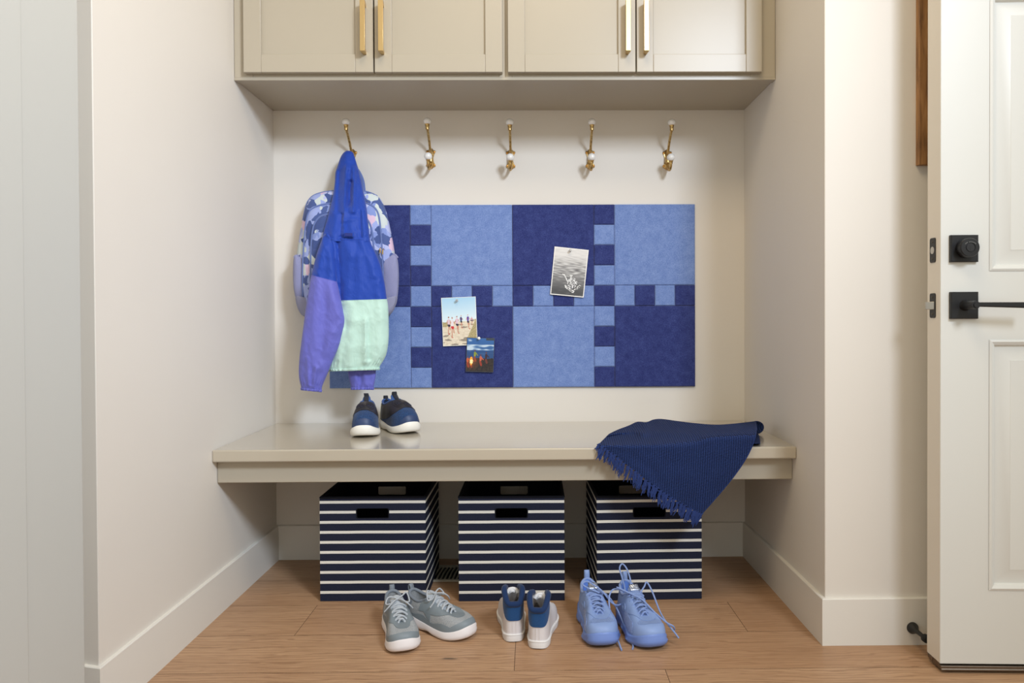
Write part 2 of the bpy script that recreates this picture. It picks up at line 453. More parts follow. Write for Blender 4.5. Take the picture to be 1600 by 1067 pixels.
for ci, top, mid, bot in ((1, (0, 1, 0, 1), 0, (1, 0, 1, 0)), (4, (1, 0, 1, 0), 1, (0, 1, 0, 1))):
    for k in range(4):
        h1 = (bz[0] - bz[1]) / 4; felt_tile(bx[ci], bx[ci + 1], bz[0] - h1 * (k + 1), bz[0] - h1 * k, top[k], 'felt_square')
        h2 = (bz[2] - bz[3]) / 4; felt_tile(bx[ci], bx[ci + 1], bz[2] - h2 * (k + 1), bz[2] - h2 * k, bot[k], 'felt_square')
    felt_tile(bx[ci], bx[ci + 1], bz[2], bz[1], mid, 'felt_square')
for ci, cols in ((0, (0, 1, 0, 1)), (2, (1, 0, 1, 0)), (3, (1, 0, 1, 0)), (5, (0, 1, 0, 1))):
    for k in range(4):
        w1 = (bx[ci + 1] - bx[ci]) / 4; felt_tile(bx[ci] + w1 * k, bx[ci] + w1 * (k + 1), bz[2], bz[1], cols[k], 'felt_square')

# ------------------------------------------------------------------ photo prints, painted face by face
PHOTO = newmat('glossy_photo_paper', (255, 255, 255), .3, spec=.4); t = NT(PHOTO)
a_ = t.n('ShaderNodeAttribute', _attribute_name='picture'); t.color(a_.outputs['Color'])
PAPER = newmat('photo_paper_back', (240, 238, 232), .5)
def photo(name, corners, y, fn, label, n=(76, 106)):
    TL, TR, BR, BL = [at(px, py, y=y) for px, py in corners]
    nu, nv = n; m = MB(); ctr = (TL + BR) / 2
    cam_curl = lambda u, v: -.0016 * (abs(v - .12)) ** 2 * 1.5 - .0006 * abs(u - .5)
    P = []
    for j in range(nv + 1):
        rr = []
        for i in range(nu + 1):
            u, v = i / nu, j / nv
            p = TL.lerp(TR, u).lerp(BL.lerp(BR, u), v); rr.append(Vector((p.x, p.y + cam_curl(u, v), p.z)))
        P.append(rr)
    m.grid(P)
    m.cur = 1
    Q = [[p + Vector((0, .0004, 0)) for p in r] for r in P]
    m.grid([r[::-1] for r in Q])
    o = m.build(name, [PHOTO, PAPER], fix=False, smooth=0)
    ca = o.data.color_attributes.new('picture', 'FLOAT_COLOR', 'CORNER')
    for p in o.data.polygons:
        if p.index < nu * nv:
            j, i = divmod(p.index, nu); col = lin(fn((i + .5) / nu, (j + .5) / nv))
        else: col = (1, 1, 1, 1)
        for li in p.loop_indices: ca.data[li].color = col
    return tag(o, label, 'photo', 'photo prints pinned to the board')
def nz(x, y, s=0): return noise.noise(Vector((x, y, s)))
def mixc(a, b, f):
    f = max(0, min(1, f)); return tuple(p + (q - p) * f for p, q in zip(a, b))
def seg_d(u, v, x0, y0, x1, y1, asp):
    ax, ay = (u - x0), (v - y0) * asp; bx_, by = (x1 - x0), (y1 - y0) * asp
    L = bx_ * bx_ + by * by; tt = max(0, min(1, (ax * bx_ + ay * by) / L)) if L else 0
    return math.hypot(ax - bx_ * tt, ay - by * tt)
def runner(u, v, x, y, s, shirt, short, col, lean=0):
    """small running figure: head at (x,y), size s"""
    A = 1.4; skin = (200, 142, 118)
    if seg_d(u, v, x, y + .02 * s, x, y + .03 * s, A) < .020 * s: return (92, 66, 52) if v < y + .015 * s else skin
    if seg_d(u, v, x, y + .09 * s, x, y + .17 * s, A) < .038 * s: return shirt
    if seg_d(u, v, x - .035 * s, y + .09 * s, x - .07 * s, y + .16 * s, A) < .012 * s: return skin
    if seg_d(u, v, x + .035 * s, y + .09 * s, x + .075 * s, y + .15 * s, A) < .012 * s: return skin
    if seg_d(u, v, x - .005, y + .21 * s, x + .01, y + .225 * s, A) < .040 * s: return short
    if seg_d(u, v, x - .01 * s, y + .22 * s, x + lean * s, y + .42 * s, A) < .015 * s: return skin
    if seg_d(u, v, x + .02 * s, y + .22 * s, x + .045 * s, y + .33 * s, A) < .015 * s: return skin
    if seg_d(u, v, x + lean * s, y + .42 * s, x + lean * s + .02, y + .43 * s, A) < .016 * s: return (200, 60, 50)
    return None
def pic_run(u, v):
    if not (.012 < u < .99 and .008 < v < .992): return (232, 232, 228)
    for a in ((.86, .40, .42, (214, 160, 170), (90, 60, 90), 0), (.55, .37, .62, (60, 66, 120), (40, 40, 60), .02), (.75, .36, .70, (98, 70, 160), (40, 34, 60), .03),
              (.43, .38, .85, (222, 190, 206), (60, 50, 70), .03), (.19, .39, .85, (222, 196, 206), (50, 44, 60), -.02)):
        c_ = runner(u, v, a[0], a[1], a[2], a[3], a[4], None, a[5])
        if c_: return c_
    c_ = runner(u, v, .29, .40, 1.0, (232, 222, 224), (206, 50, 60), None, -.02)
    if c_: return c_
    hz = .50 + .02 * nz(u * 5, 1) - (.05 * max(0, u - .7) * 3)
    if v < hz: return mixc((168, 210, 236), (224, 238, 242), v / hz)
    bush = (150, 138, 100) if (u > .62 and v < .9) or (u < .16 and v < .60) else None
    sand = mixc((214, 200, 176), (232, 220, 198), .5 + nz(u * 14, v * 30, 2))
    if bush and (u < .2 or u > .98 - (v - .46) * .7 + .05 * nz(v * 12, 3)): return mixc(bush, (196, 180, 134), .5 + 1.2 * nz(u * 40, v * 50))
    if nz(u * 4, v * 22, 7) > .32: return (150, 138, 124)
    return sand
def pic_fire(u, v):
    A = 1.2
    if not (.02 < u < .98 and .015 < v < .985): return (70, 72, 80)
    d = math.hypot((u - .19) * 1.0, (v - .70) * A)
    if math.hypot((u - .19) * 1.5, (v - .68) * .75) < .09 + .03 * nz(u * 16, v * 9): return (255, 238, 170) if d < .07 else (255, 170, 60)
    fig = ((.31, .37, (140, 150, 50), (150, 70, 40)), (.52, .50, (196, 100, 76), (150, 58, 44)), (.72, .43, (60, 40, 50), (110, 56, 50)), (.06, .55, (196, 96, 60), (150, 60, 40)), (.17, .55, (200, 96, 60), (150, 60, 40)))
    for x, y, c1_, c2_ in fig:
        if seg_d(u, v, x, y, x, y + .01, A) < .021: return (110, 66, 50)
        if seg_d(u, v, x, y + .07, x, y + .15, A) < .038: return c1_
        if seg_d(u, v, x - .01, y + .20, x + .03, y + .30, A) < .034: return c2_
        if seg_d(u, v, x + .03, y + .07, x + .10, y + .14, A) < .015: return c1_
    if v < .60 + .02 * nz(u * 6, 2):
        if v < .08 and u > .7: return (60, 70, 80)
        base_ = mixc((54, 104, 168), (58, 96, 146), v * 2)
        cl = nz(u * 4, v * 12, 4) + (.35 if .2 < v < .36 else -.25)
        base_ = mixc(base_, (196, 214, 228), cl * 2)
        if v > .38: base_ = mixc(base_, (40, 74, 124), .8)
        return base_
    base_ = mixc((60, 52, 48), (38, 34, 36), nz(u * 18, v * 18, 8) + .5)
    return mixc(base_, (190, 90, 40), max(0, .55 - d * 1.6))
def pic_dive(u, v):
    if not (.025 < u < .975 and .018 < v < .982): return (238, 236, 232)
    A = 1.4
    if seg_d(u, v, .36, .56, .49, .71, A) < .013 or seg_d(u, v, .31, .56, .37, .565, A) < .013: return (236, 236, 234)
    if seg_d(u, v, .57, .57, .56, .70, A) < .013 or seg_d(u, v, .53, .57, .60, .57, A) < .013: return (232, 232, 230)
    d = math.hypot(u - .62, (v - .72) * A)
    s_ = nz(u * 26, v * 34, 5)
    if d < .15 and s_ > -.05: return mixc((150, 150, 150), (240, 240, 240), s_ * 2 + .3)
    if seg_d(u, v, .42, .80, .66, .90, A) < .035 and s_ > -.1: return (226, 226, 224)
    if seg_d(u, v, .66, .90, .86, .76, A) < .03 and s_ > -.05: return (216, 216, 214)
    g_ = mixc((222, 220, 216), (76, 76, 78), max(0, (v - .16)) * 1.35)
    w_ = nz(u * 5 + 2 * v, v * 44, 9)
    k = max(0, 1 - abs(v - .48) * 3)
    return mixc(g_, (92, 90, 92) if w_ > 0 else (236, 236, 234), abs(w_) * 1.2 * (k + .12))
p1 = photo('photo_print', [(689.2, 465.5), (743.2, 463.2), (746.3, 538.6), (692.5, 541)], -.0152, pic_run, 'colour photo of people running along a sandy path, pinned below the middle')
p2 = photo('photo_print', [(729.5, 527.3), (772.8, 528.2), (770.8, 581.7), (727.7, 580.5)], -.0178, pic_fire, 'small dark photo of people around a campfire, overlapping the runners photo', (66, 80))
p3 = photo('photo_print', [(866.6, 385), (919.9, 390.6), (911.9, 464.8), (859.6, 459.9)], -.0152, pic_dive, 'black and white photo of a swimmer diving in open water, on the navy panel')
CLEAR = newmat('clear_plastic', (240, 238, 236), .08, Transmission_Weight=.75, IOR=1.45)
PWHITE = newmat('white_plastic', (236, 236, 234), .25)
for px, py, y, mt, lb in ((714, 470, -.0165, CLEAR, 'clear push pin through the top of the runners photo'), (748.5, 528.6, -.0188, PWHITE, 'white push pin through the top of the campfire photo'), (890.5, 392, -.0165, CLEAR, 'clear push pin through the top of the swimmer photo')):
    p = at(px, py, y=y)
    o = thing('push_pin', lb, 'push pin', p, 0, 'push pins in the pinboard')
    MB().lathe([(.0001, 0), (.0046, 0), (.0048, .0012), (.0026, .003), (.0022, .007), (.0036, .0095), (.0042, .0115), (.0030, .0125), (.0001, .0126)], p, (0, -1, .12), 20).build('pin_head', mt, o)
    MB().tube([p + Vector((0, .0002, 0)), p + Vector((0, .006, -.0006))], .0005, 6).build('pin_needle', STEEL, o)

# ------------------------------------------------------------------ coat hooks
def hook_proto(c):
    t_ = thing('coat_hook', '', 'coat hook', c, 0, 'coat hooks in a row above the pinboard')
    L = lambda x, y, z: c + Vector((x, y, z))
    # waisted backplate
    pr = [(-.0145, .028), (-.0160, .0235), (-.0125, .017), (-.0085, .006), (-.0085, -.006), (-.0120, -.015), (-.0160, -.021), (-.0150, -.0265), (-.009, -.029), (-.004, -.034)]
    out = [(-x, z) for x, z in pr] ; poly = [(x, z) for x, z in pr] + [(-x, z) for x, z in pr[::-1]]
    poly += [(.009, .029), (.004, .035), (-.004, .035), (-.009, .029)]
    m = MB()
    m.loft([[L(x, -.0004, z) for x, z in poly], [L(x, -.0030, z) for x, z in poly], [L(x * .88, -.0046, z * .94) for x, z in poly]])
    pl = m.build('backplate', BRASS, t_)
    for sx_, sz_ in ((-.0115, .0225), (.0115, .0225), (-.0115, -.021), (.0115, -.021)):
        MB().lathe([(.0001, 0), (.0036, 0), (.0034, .0012), (.0018, .0022), (.0001, .0024)], L(sx_, -.0040, sz_), (0, -1, 0), 14).build('screw', SCREW, pl)
    # upper arm: boss, stem and flared ferrule
    ua = catmull([L(0, -.004, .006), L(0, -.014, .016), L(0, -.024, .030), L(0, -.040, .048), L(0, -.062, .066), L(0, -.078, .077), L(0, -.084, .085)], 30)
    m = MB().tube(ua, [.0064 - .0022 * min(1, i / 9) for i in range(30)], 12)
    m.lathe([(.0040, -.002), (.0062, -.001), (.0058, .004), (.0068, .012), (.0082, .0165), (.0001, .0166)], L(0, -.084, .0795), (0, -.05, 1), 18)
    m.build('upper_arm', BRASS, t_)
    MB().ball(L(0, -.085, .1050), .0132, .0132, .0112, 24, 16).build('upper_knob', CERAMIC, t_)
    la = catmull([L(0, -.004, -.006), L(0, -.008, -.020), L(0, -.020, -.034), L(0, -.038, -.042), L(0, -.056, -.042), L(0, -.066, -.034), L(0, -.068, -.024)], 30)
    m = MB().tube(la, [.0066 - .0020 * min(1, i / 14) for i in range(30)], 12)
    m.lathe([(.0040, -.001), (.0058, 0), (.0056, .004), (.0078, .010), (.0001, .0102)], L(0, -.068, -.0275), (0, -.1, 1), 18)
    m.tube([L(0, -.002, .012), L(0, -.010, .008), L(0, -.012, -.010), L(0, -.004, -.02)], [.004, .0085, .0085, .004], 12)
    m.build('lower_arm', BRASS, t_)
    MB().ball(L(0, -.0695, -.0065), .0132, .0132, .0128, 24, 16).build('lower_knob', CERAMIC, t_)
    return t_
spots = [(551, 249.5), (673.5, 248.3), (798, 249.8), (922, 249.5), (1042.3, 250)]
hl = ['brass hook with white knobs holding the jacket, its lower knob covered', 'brass hook with two white knobs, empty, next to the jacket', 'brass hook with two white knobs, the middle one of the row',
      'brass hook with two white knobs, above the swimmer photo', 'brass hook with two white knobs, nearest the right wall']
c0 = at(*spots[0], y=0); hk = hook_proto(c0); hk['label'] = hl[0]
for s_, l_ in zip(spots[1:], hl[1:]): dup(hk, at(*s_, y=0), l_)

# ------------------------------------------------------------------ storage bins
BIN = newmat('striped_canvas', (38, 42, 66), .9, spec=.15); t = NT(BIN)
sp = t.n('ShaderNodeSeparateXYZ'); t.l(t.coord(), sp.inputs[0])
wav = t.noise(t.coord(scale=(9, 9, 0)), 1, 2)
zz = t.math('ADD', sp.outputs['Z'], t.math('MULTIPLY', t.math('SUBTRACT', wav, .5), .0018))
q = t.math('DIVIDE', t.math('SUBTRACT', zz, .0262 - .0145), .0290)
fr = t.math('ABSOLUTE', t.math('SUBTRACT', t.math('FRACT', q), .5))
in1 = t.math('LESS_THAN', fr, .135)
in2 = t.math('MULTIPLY', t.math('GREATER_THAN', q, 0), t.math('LESS_THAN', q, 10))
th2 = t.noise(t.coord(scale=(1, 1, 1)), 700, 2)
dk_ = t.mix(th2, (24, 27, 42), (42, 46, 64)); wh = t.mix(th2, (206, 203, 192), (232, 229, 220))
t.color(t.mix(t.math('MULTIPLY', in1, in2), dk_, wh)); t.bump(th2, .4, .0006)
BININ = fabric('navy_bin_lining', (15, 16, 24), .95, 600, .3, .15, 0)
def bin_(x, y, rz, label):
    w, d, h = .305, .29, .300
    o = thing('storage_bin', label, 'storage bin', (x, y, 0), rz, 'striped fabric bins under the bench')
    hx, z0, z1 = .0465, .2400, .2685
    def wall(yy, yi):   # a wall with the handle opening, bowed a little
        m = MB()
        m.box(-w / 2, -hx, yy, yi, .001, h); m.box(hx, w / 2, yy, yi, .001, h)
        m.box(-hx, hx, yy, yi, .001, z0); m.box(-hx, hx, yy, yi, z1, h)
        return m
    m = wall(-d / 2, -d / 2 + .005)
    m2 = wall(d / 2 - .005, d / 2); b0 = len(m.v); m.v += m2.v; m.f += [[i + b0 for i in f] for f in m2.f]; m.mi += m2.mi
    m.box(-w / 2, -w / 2 + .005, -d / 2 + .005, d / 2 - .005, .001, h); m.box(w / 2 - .005, w / 2, -d / 2 + .005, d / 2 - .005, .001, h)
    m.build('bin_body', BIN, o, local=True)
    m = MB(); m.box(-w / 2 + .0055, w / 2 - .0055, -d / 2 + .0055, d / 2 - .0055, .001, .006)
    m.box(-w / 2 + .0052, -w / 2 + .007, -d / 2 + .006, d / 2 - .006, .006, h - .004); m.box(w / 2 - .007, w / 2 - .0052, -d / 2 + .006, d / 2 - .006, .006, h - .004)
    m.box(-w / 2 + .007, w / 2 - .007, -d / 2 + .0052, -d / 2 + .007, .006, z0); m.box(-w / 2 + .007, w / 2 - .007, -d / 2 + .0052, -d / 2 + .007, z1, h - .004)
    m.box(-w / 2 + .007, -hx, -d / 2 + .0052, -d / 2 + .007, z0, z1); m.box(hx, w / 2 - .007, -d / 2 + .0052, -d / 2 + .007, z0, z1)
    m.box(-w / 2 + .007, w / 2 - .007, d / 2 - .007, d / 2 - .0052, .006, z0); m.box(-w / 2 + .007, w / 2 - .007, d / 2 - .007, d / 2 - .0052, z1, h - .004)
    for sg in (-1, 1): m.box(sg * hx, sg * (w / 2 - .007), d / 2 - .007, d / 2 - .0052, z0, z1)
    m.build('lining', BININ, o, local=True)
    # bound rim
    m = MB(); c_ = .0022
    for a, b in (((-1, -1), (1, -1)), ((1, -1), (1, 1)), ((1, 1), (-1, 1)), ((-1, 1), (-1, -1))):
        m.tube([(a[0] * (w / 2 - .002), a[1] * (d / 2 - .002), h), (b[0] * (w / 2 - .002), b[1] * (d / 2 - .002), h)], .0036, 10)
    m.build('rim', BININ, o, local=True)
    for yy in (-d / 2 - .0002, d / 2 + .0002):
        r_ = .005; pts = []
        for cxx, czz, a0 in ((hx - r_, z1 - r_, 0), (-hx + r_, z1 - r_, 90), (-hx + r_, z0 + r_, 180), (hx - r_, z0 + r_, 270)):
            for k in range(4): a = R(a0 + 30 * k); pts.append(Vector((cxx + r_ * math.cos(a), yy, czz + r_ * math.sin(a))))
        m = MB(); n_ = len(pts); rings = []
        ctr = Vector((0, yy, (z0 + z1) / 2))
        for i, p in enumerate(pts):
            o_ = (p - ctr).normalized()
            rings.append([p + o_ * .0016, p + Vector((0, -.0008 if yy < 0 else .0008, 0)), p - o_ * .0016, p + Vector((0, .0060 if yy < 0 else -.0060, 0))])
        m.grid(rings, cu=True, cv=True); m.build('handle_edging', BININ, o, local=True)
    return o
def fpt(px, py): return at(px, py, z=0)
a, b = fpt(500.5, 939.5), fpt(666, 938.5); bin_((a.x + b.x) / 2, (a.y + b.y) / 2 + .145, math.atan2(b.y - a.y, b.x - a.x) * .3, 'navy and white striped fabric bin behind the grey sneakers')
a, b = fpt(718, 939.5), fpt(881.5, 938.5); bin_((a.x + b.x) / 2, (a.y + b.y) / 2 + .145, 0, 'navy and white striped fabric bin behind the white high-tops, the middle one')
a, b = fpt(934, 937.5), fpt(1097.5, 937); bin_((a.x + b.x) / 2 - .006, (a.y + b.y) / 2 + .145, R(1.8), 'navy and white striped fabric bin partly covered by the hanging blanket')

# floor vent
VENTM = newmat('vent_enamel', (176, 170, 154), .4, .1)
a, b = fpt(652, 910), fpt(770, 884.5)
vt = thing('floor_vent', 'metal floor vent register between the left and middle bins', 'floor vent', ((a.x + b.x) / 2, (a.y + b.y) / 2, 0))
m = MB(); x0, x1, y0, y1 = a.x, b.x, a.y, b.y; rim = .014
m.box(x0, x1, y0, y0 + rim, .0003, .0055); m.box(x0, x1, y1 - rim, y1, .0003, .0055); m.box(x0, x0 + rim, y0 + rim, y1 - rim, .0003, .0055); m.box(x1 - rim, x1, y0 + rim, y1 - rim, .0003, .0055)
m.build('vent_frame', VENTM, vt, bevel=.0015)
m = MB(); n_ = int((x1 - x0 - 2 * rim) / .0125)
for k in range(n_):
    xx = x0 + rim + .006 + k * .0125
    m.tube([(xx, y0 + rim, .0035), (xx + .003, (y0 + y1) / 2, .0035), (xx + .010, y1 - rim, .0035)], .0026, 6)
m.build('vent_louvers', VENTM, vt)
MB().box(x0 + rim, x1 - rim, y0 + rim, y1 - rim, .0002, .001).build('vent_shade_sheet', DARK, vt)  # thin dark sheet painting in the shade of the duct under the louvers

# ------------------------------------------------------------------ entry door (open, in front of the right wall)
P0 = at(1469, 1042, z=.012); DA = -R(2.2)
door = bpy.data.objects.new('door_1', None); COL.objects.link(door); door.location = (P0.x, P0.y, 0); door.rotation_euler = (0, 0, DA)
struct(door, 'white panelled door standing open in front of the right wall')
DX = Vector((math.cos(DA), math.sin(DA), 0)); DN = Vector((math.sin(DA), -math.cos(DA), 0))   # along the leaf, towards the room
def dpt(px, py, out=0):
    d = ray(px, py); o_ = Vector((P0.x, P0.y, 0)) + DN * out
    t_ = (o_ - CAM).dot(DN) / d.dot(DN); p = CAM + d * t_
    return ((p - o_).dot(DX), p.z)
TD = .060; DW = .86; DH = 2.05; ZD0 = dpt(1480, 1036.5)[1]
ed = MB()
xs = [0, dpt(1547, 480)[0]]; st = xs[1]
pwid = (DW - 2 * st - .105) / 2
cols = [(st, st + pwid), (st + pwid + .105, DW - st)]
zr = [dpt(1549, 921)[1], dpt(1549, 532)[1], dpt(1549, 422)[1]]
rowz = [(zr[0], zr[1]), (zr[2], zr[2] + .62), (zr[2] + .72, DH - .10)]
fr_d = .009
m = MB()
m.box(0, DW, fr_d, TD - .001, ZD0, DH)           # core
zs = [ZD0] + [v_ for r_ in rowz for v_ in r_] + [DH]
xsv = [0, cols[0][0], cols[0][1], cols[1][0], cols[1][1], DW]
m.box(xsv[0], xsv[1], 0, fr_d, ZD0, DH); m.box(xsv[2], xsv[3], 0, fr_d, ZD0, DH); m.box(xsv[4], xsv[5], 0, fr_d, ZD0, DH)
for k in range(0, len(zs), 2):
    for c_ in cols: m.box(c_[0], c_[1], 0, fr_d, zs[k], zs[k + 1])
lf = m.build('door_leaf', DOORP, door, local=True)
for c_ in cols:
    for r_ in rowz:
        m = MB()
        def rr(i, y): return [(c_[0] + i, y, r_[0] + i), (c_[1] - i, y, r_[0] + i), (c_[1] - i, y, r_[1] - i), (c_[0] + i, y, r_[1] - i)]
        m.loft([rr(-.002, -.0012), rr(.003, -.0030), rr(.006, -.0012), rr(.010, .0010), rr(.013, .0068), rr(.020, .0072), rr(.045, -.0005), rr(.0452, -.0010)], False, True)
        m.build('raised_panel', DOORP, lf, local=True, smooth=25)
MB().box(-.0006, .0005, .0012, TD - .001, ZD0 + .001, DH - .001).build('door_edge', DOORE, door, local=True)
m = MB(); m.box(.001, DW, .006, TD - .006, .006, ZD0); m.box(.0, DW, -.004, .003, .007, ZD0 - .004); m.box(-.0005, .02, TD - .024, TD - .003, .010, ZD0 - .001)
m.tube([(.0, -.003, .008), (DW, -.003, .008)], .0035, 8)
m.build('door_sweep', newmat('worn_sweep_metal', (120, 108, 96), .35, .9), door, local=True, bevel=.001)
def rosette(cx_, cz_, hw_, name):
    m = MB()
    def sq(h_, y): return [(cx_ - h_, y, cz_ - h_), (cx_ + h_, y, cz_ - h_), (cx_ + h_, y, cz_ + h_), (cx_ - h_, y, cz_ + h_)]
    m.loft([sq(hw_, 0), sq(hw_, -.008), sq(hw_ - .0015, -.0095)])
    return m
x_, z_ = dpt(1508, 388, .01)
hwid = .0305
db = rosette(x_, z_, hwid, 'x').build('deadbolt', BLACK, door, local=True, smooth=20)
m = MB().lathe([(.0200, 0), (.0215, .004), (.0215, .020), (.0200, .0225), (.0110, .0228), (.0108, .0215), (.0001, .0215)], (x_, -.0095, z_), (0, -1, 0), 40)
cyl = m.build('lock_cylinder', BLACK, db, local=True)
m = MB().lathe([(.0088, 0), (.0088, .0018), (.0001, .0019)], (x_, -.0308, z_), (0, -1, 0), 28)
m.box(x_ - .0010, x_ + .0010, -.0331, -.0327, z_ - .006, z_ + .002)
m.build('keyhole', newmat('worn_black_metal', (60, 60, 62), .3, .8), db, local=True)
# maker's lettering arc, tiny
m = MB()
for k in range(11):
    a = R(138 - k * 9.6); rr_ = .0150
    if k in (3,): continue
    m.box(x_ + rr_ * math.cos(a) - .0006, x_ + rr_ * math.cos(a) + .0006, -.0326, -.0322, z_ + rr_ * math.sin(a) * .82 - .0009, z_ + rr_ * math.sin(a) * .82 + .0009)
m.build('engraved_lettering', newmat('pale_engraving', (120, 120, 118), .4), db, local=True)
x_, z_ = dpt(1508, 477, .01)
lv = rosette(x_, z_, hwid, 'x').build('lever_lock', BLACK, door, local=True, smooth=20)
m = MB().lathe([(.0125, 0), (.0115, .003), (.0100, .006), (.0096, .040), (.0088, .0445), (.0001, .045)], (x_, -.0095, z_), (0, -1, 0), 28)
m.lathe([(.0001, 0), (.0055, 0), (.0055, .002), (.0001, .002)], (x_, -.0545, z_), (0, -1, 0), 20)
rows_ = []
for k in range(9):
    f_ = k / 8; xx = x_ + .004 + f_ * .118; yy = -.046 - .006 * math.sin(f_ * 1.6); zz_ = z_ + .001 - .0022 * f_; hh = .0048 + .0018 * f_; dd = .0052
    rows_.append([(xx, yy - dd, zz_ - hh * .6), (xx, yy - dd * .6, zz_ - hh), (xx, yy + dd, zz_ - hh), (xx, yy + dd, zz_ + hh), (xx, yy - dd * .6, zz_ + hh), (xx, yy - dd, zz_ + hh * .6)])
m.loft(rows_)
m.build('lever_handle', BLACK, lv, local=True, smooth=30)
def edge_plate(zc_, hh, name, latch):
    m = MB(); y0_, y1_ = TD * .5 - .0125 + .003, TD * .5 + .0125 + .003; r_ = .005; pts = []
    for cy_, cz_, a0 in ((y1_ - r_, zc_ + hh - r_, 0), (y0_ + r_, zc_ + hh - r_, 90), (y0_ + r_, zc_ - hh + r_, 180), (y1_ - r_, zc_ - hh + r_, 270)):
        for k in range(4): a = R(a0 + 30 * k); pts.append((cy_ + r_ * math.cos(a), cz_ + r_ * math.sin(a)))
    m.loft([[(-.0006, p[0], p[1]) for p in pts], [(-.0024, p[0], p[1]) for p in pts]])
    pl_ = m.build(name, BLACK, door, local=True)
    ym = (y0_ + y1_) / 2
    for s_ in (-1, 1): MB().lathe([(.0001, 0), (.0032, 0), (.0026, .0009), (.0001, .0009)], (-.0024, ym, zc_ + s_ * (hh - .009)), (-1, 0, 0), 12).build('plate_screw', newmat('dark_screw', (70, 66, 58), .3, .9) if 'dark_screw' not in bpy.data.materials else bpy.data.materials['dark_screw'], pl_, local=True)
    if latch:
        m = MB(); m.add([(-.0024, ym - .009, zc_ - .009), (-.0024, ym + .009, zc_ - .009), (-.0024, ym + .009, zc_ + .009), (-.0024, ym - .009, zc_ + .009),
                         (-.016, ym + .002, zc_ - .009), (-.015, ym + .009, zc_ - .009), (-.015, ym + .009, zc_ + .009), (-.016, ym + .002, zc_ + .009)],
                        [(0, 3, 2, 1), (4, 5, 6, 7), (0, 1, 5, 4), (1, 2, 6, 5), (2, 3, 7, 6), (3, 0, 4, 7)])
        m.build('latch_bolt', STEEL, pl_, local=True, bevel=.0008)
    else:
        MB().lathe([(.0001, 0), (.0085, 0), (.0085, .0006), (.0001, .0006)], (-.0024, ym, zc_), (-1, 0, 0), 24).build('bolt_face', STEEL, pl_, local=True)
edge_plate(dpt(1469, 389)[1], .0285, 'deadbolt_plate', False)
edge_plate(dpt(1469, 477)[1], .0285, 'latch_plate', True)

# wooden frame on the wall behind the door
OAK = newmat('warm_oak_frame', (142, 100, 58), .5); t = NT(OAK); f = t.noise(t.coord(scale=(14, 14, 1.6)), 6, 5, .6, .4)
t.color(t.ramp(f, [(.3, (104, 70, 38)), (.5, (146, 104, 60)), (.72, (172, 128, 80))])); t.bump(f, .2, .001)
p = at(1436.5, 257, y=-YR - .018)
wf = thing('wooden_frame', 'brown wooden frame hanging on the right wall, mostly hidden by the door', 'frame', (p.x + .2, -YR, p.z))
m = MB(); fw = .022
m.box(p.x, p.x + fw, -YR - .018, -YR - .0004, p.z, p.z + .72); m.box(p.x + .48 - fw, p.x + .48, -YR - .018, -YR - .0004, p.z, p.z + .72)
m.box(p.x + fw, p.x + .48 - fw, -YR - .018, -YR - .0004, p.z, p.z + fw); m.box(p.x + fw, p.x + .48 - fw, -YR - .018, -YR - .0004, p.z + .72 - fw, p.z + .72)
m.build('frame_moulding', OAK, wf, bevel=.001)
MB().box(p.x + fw, p.x + .48 - fw, -YR - .006, -YR - .001, p.z + fw, p.z + .72 - fw).build('frame_backing', newmat('pale_print', (216, 208, 194), .7), wf)

# door stop on the baseboard
yb = -YR - BT; p = at(1426, 981, y=yb - .002)
ds = thing('door_stop', 'small black door stop on the right baseboard beside the open door', 'door stop', p)
MB().lathe([(.0001, 0), (.0140, 0), (.0142, .004), (.0115, .009), (.0070, .018), (.0052, .026), (.0048, .058), (.0001, .0585)], (p.x, yb - .0003, p.z), (0, -1, 0), 24).build('stop_rod', BLACKP, ds)
MB().lathe([(.0050, 0), (.0095, .002), (.0095, .012), (.0070, .0145), (.0001, .015)], (p.x, yb - .056, p.z), (0, -1, 0), 24).build('rubber_tip', newmat('black_rubber', (18, 18, 18), .8), ds)

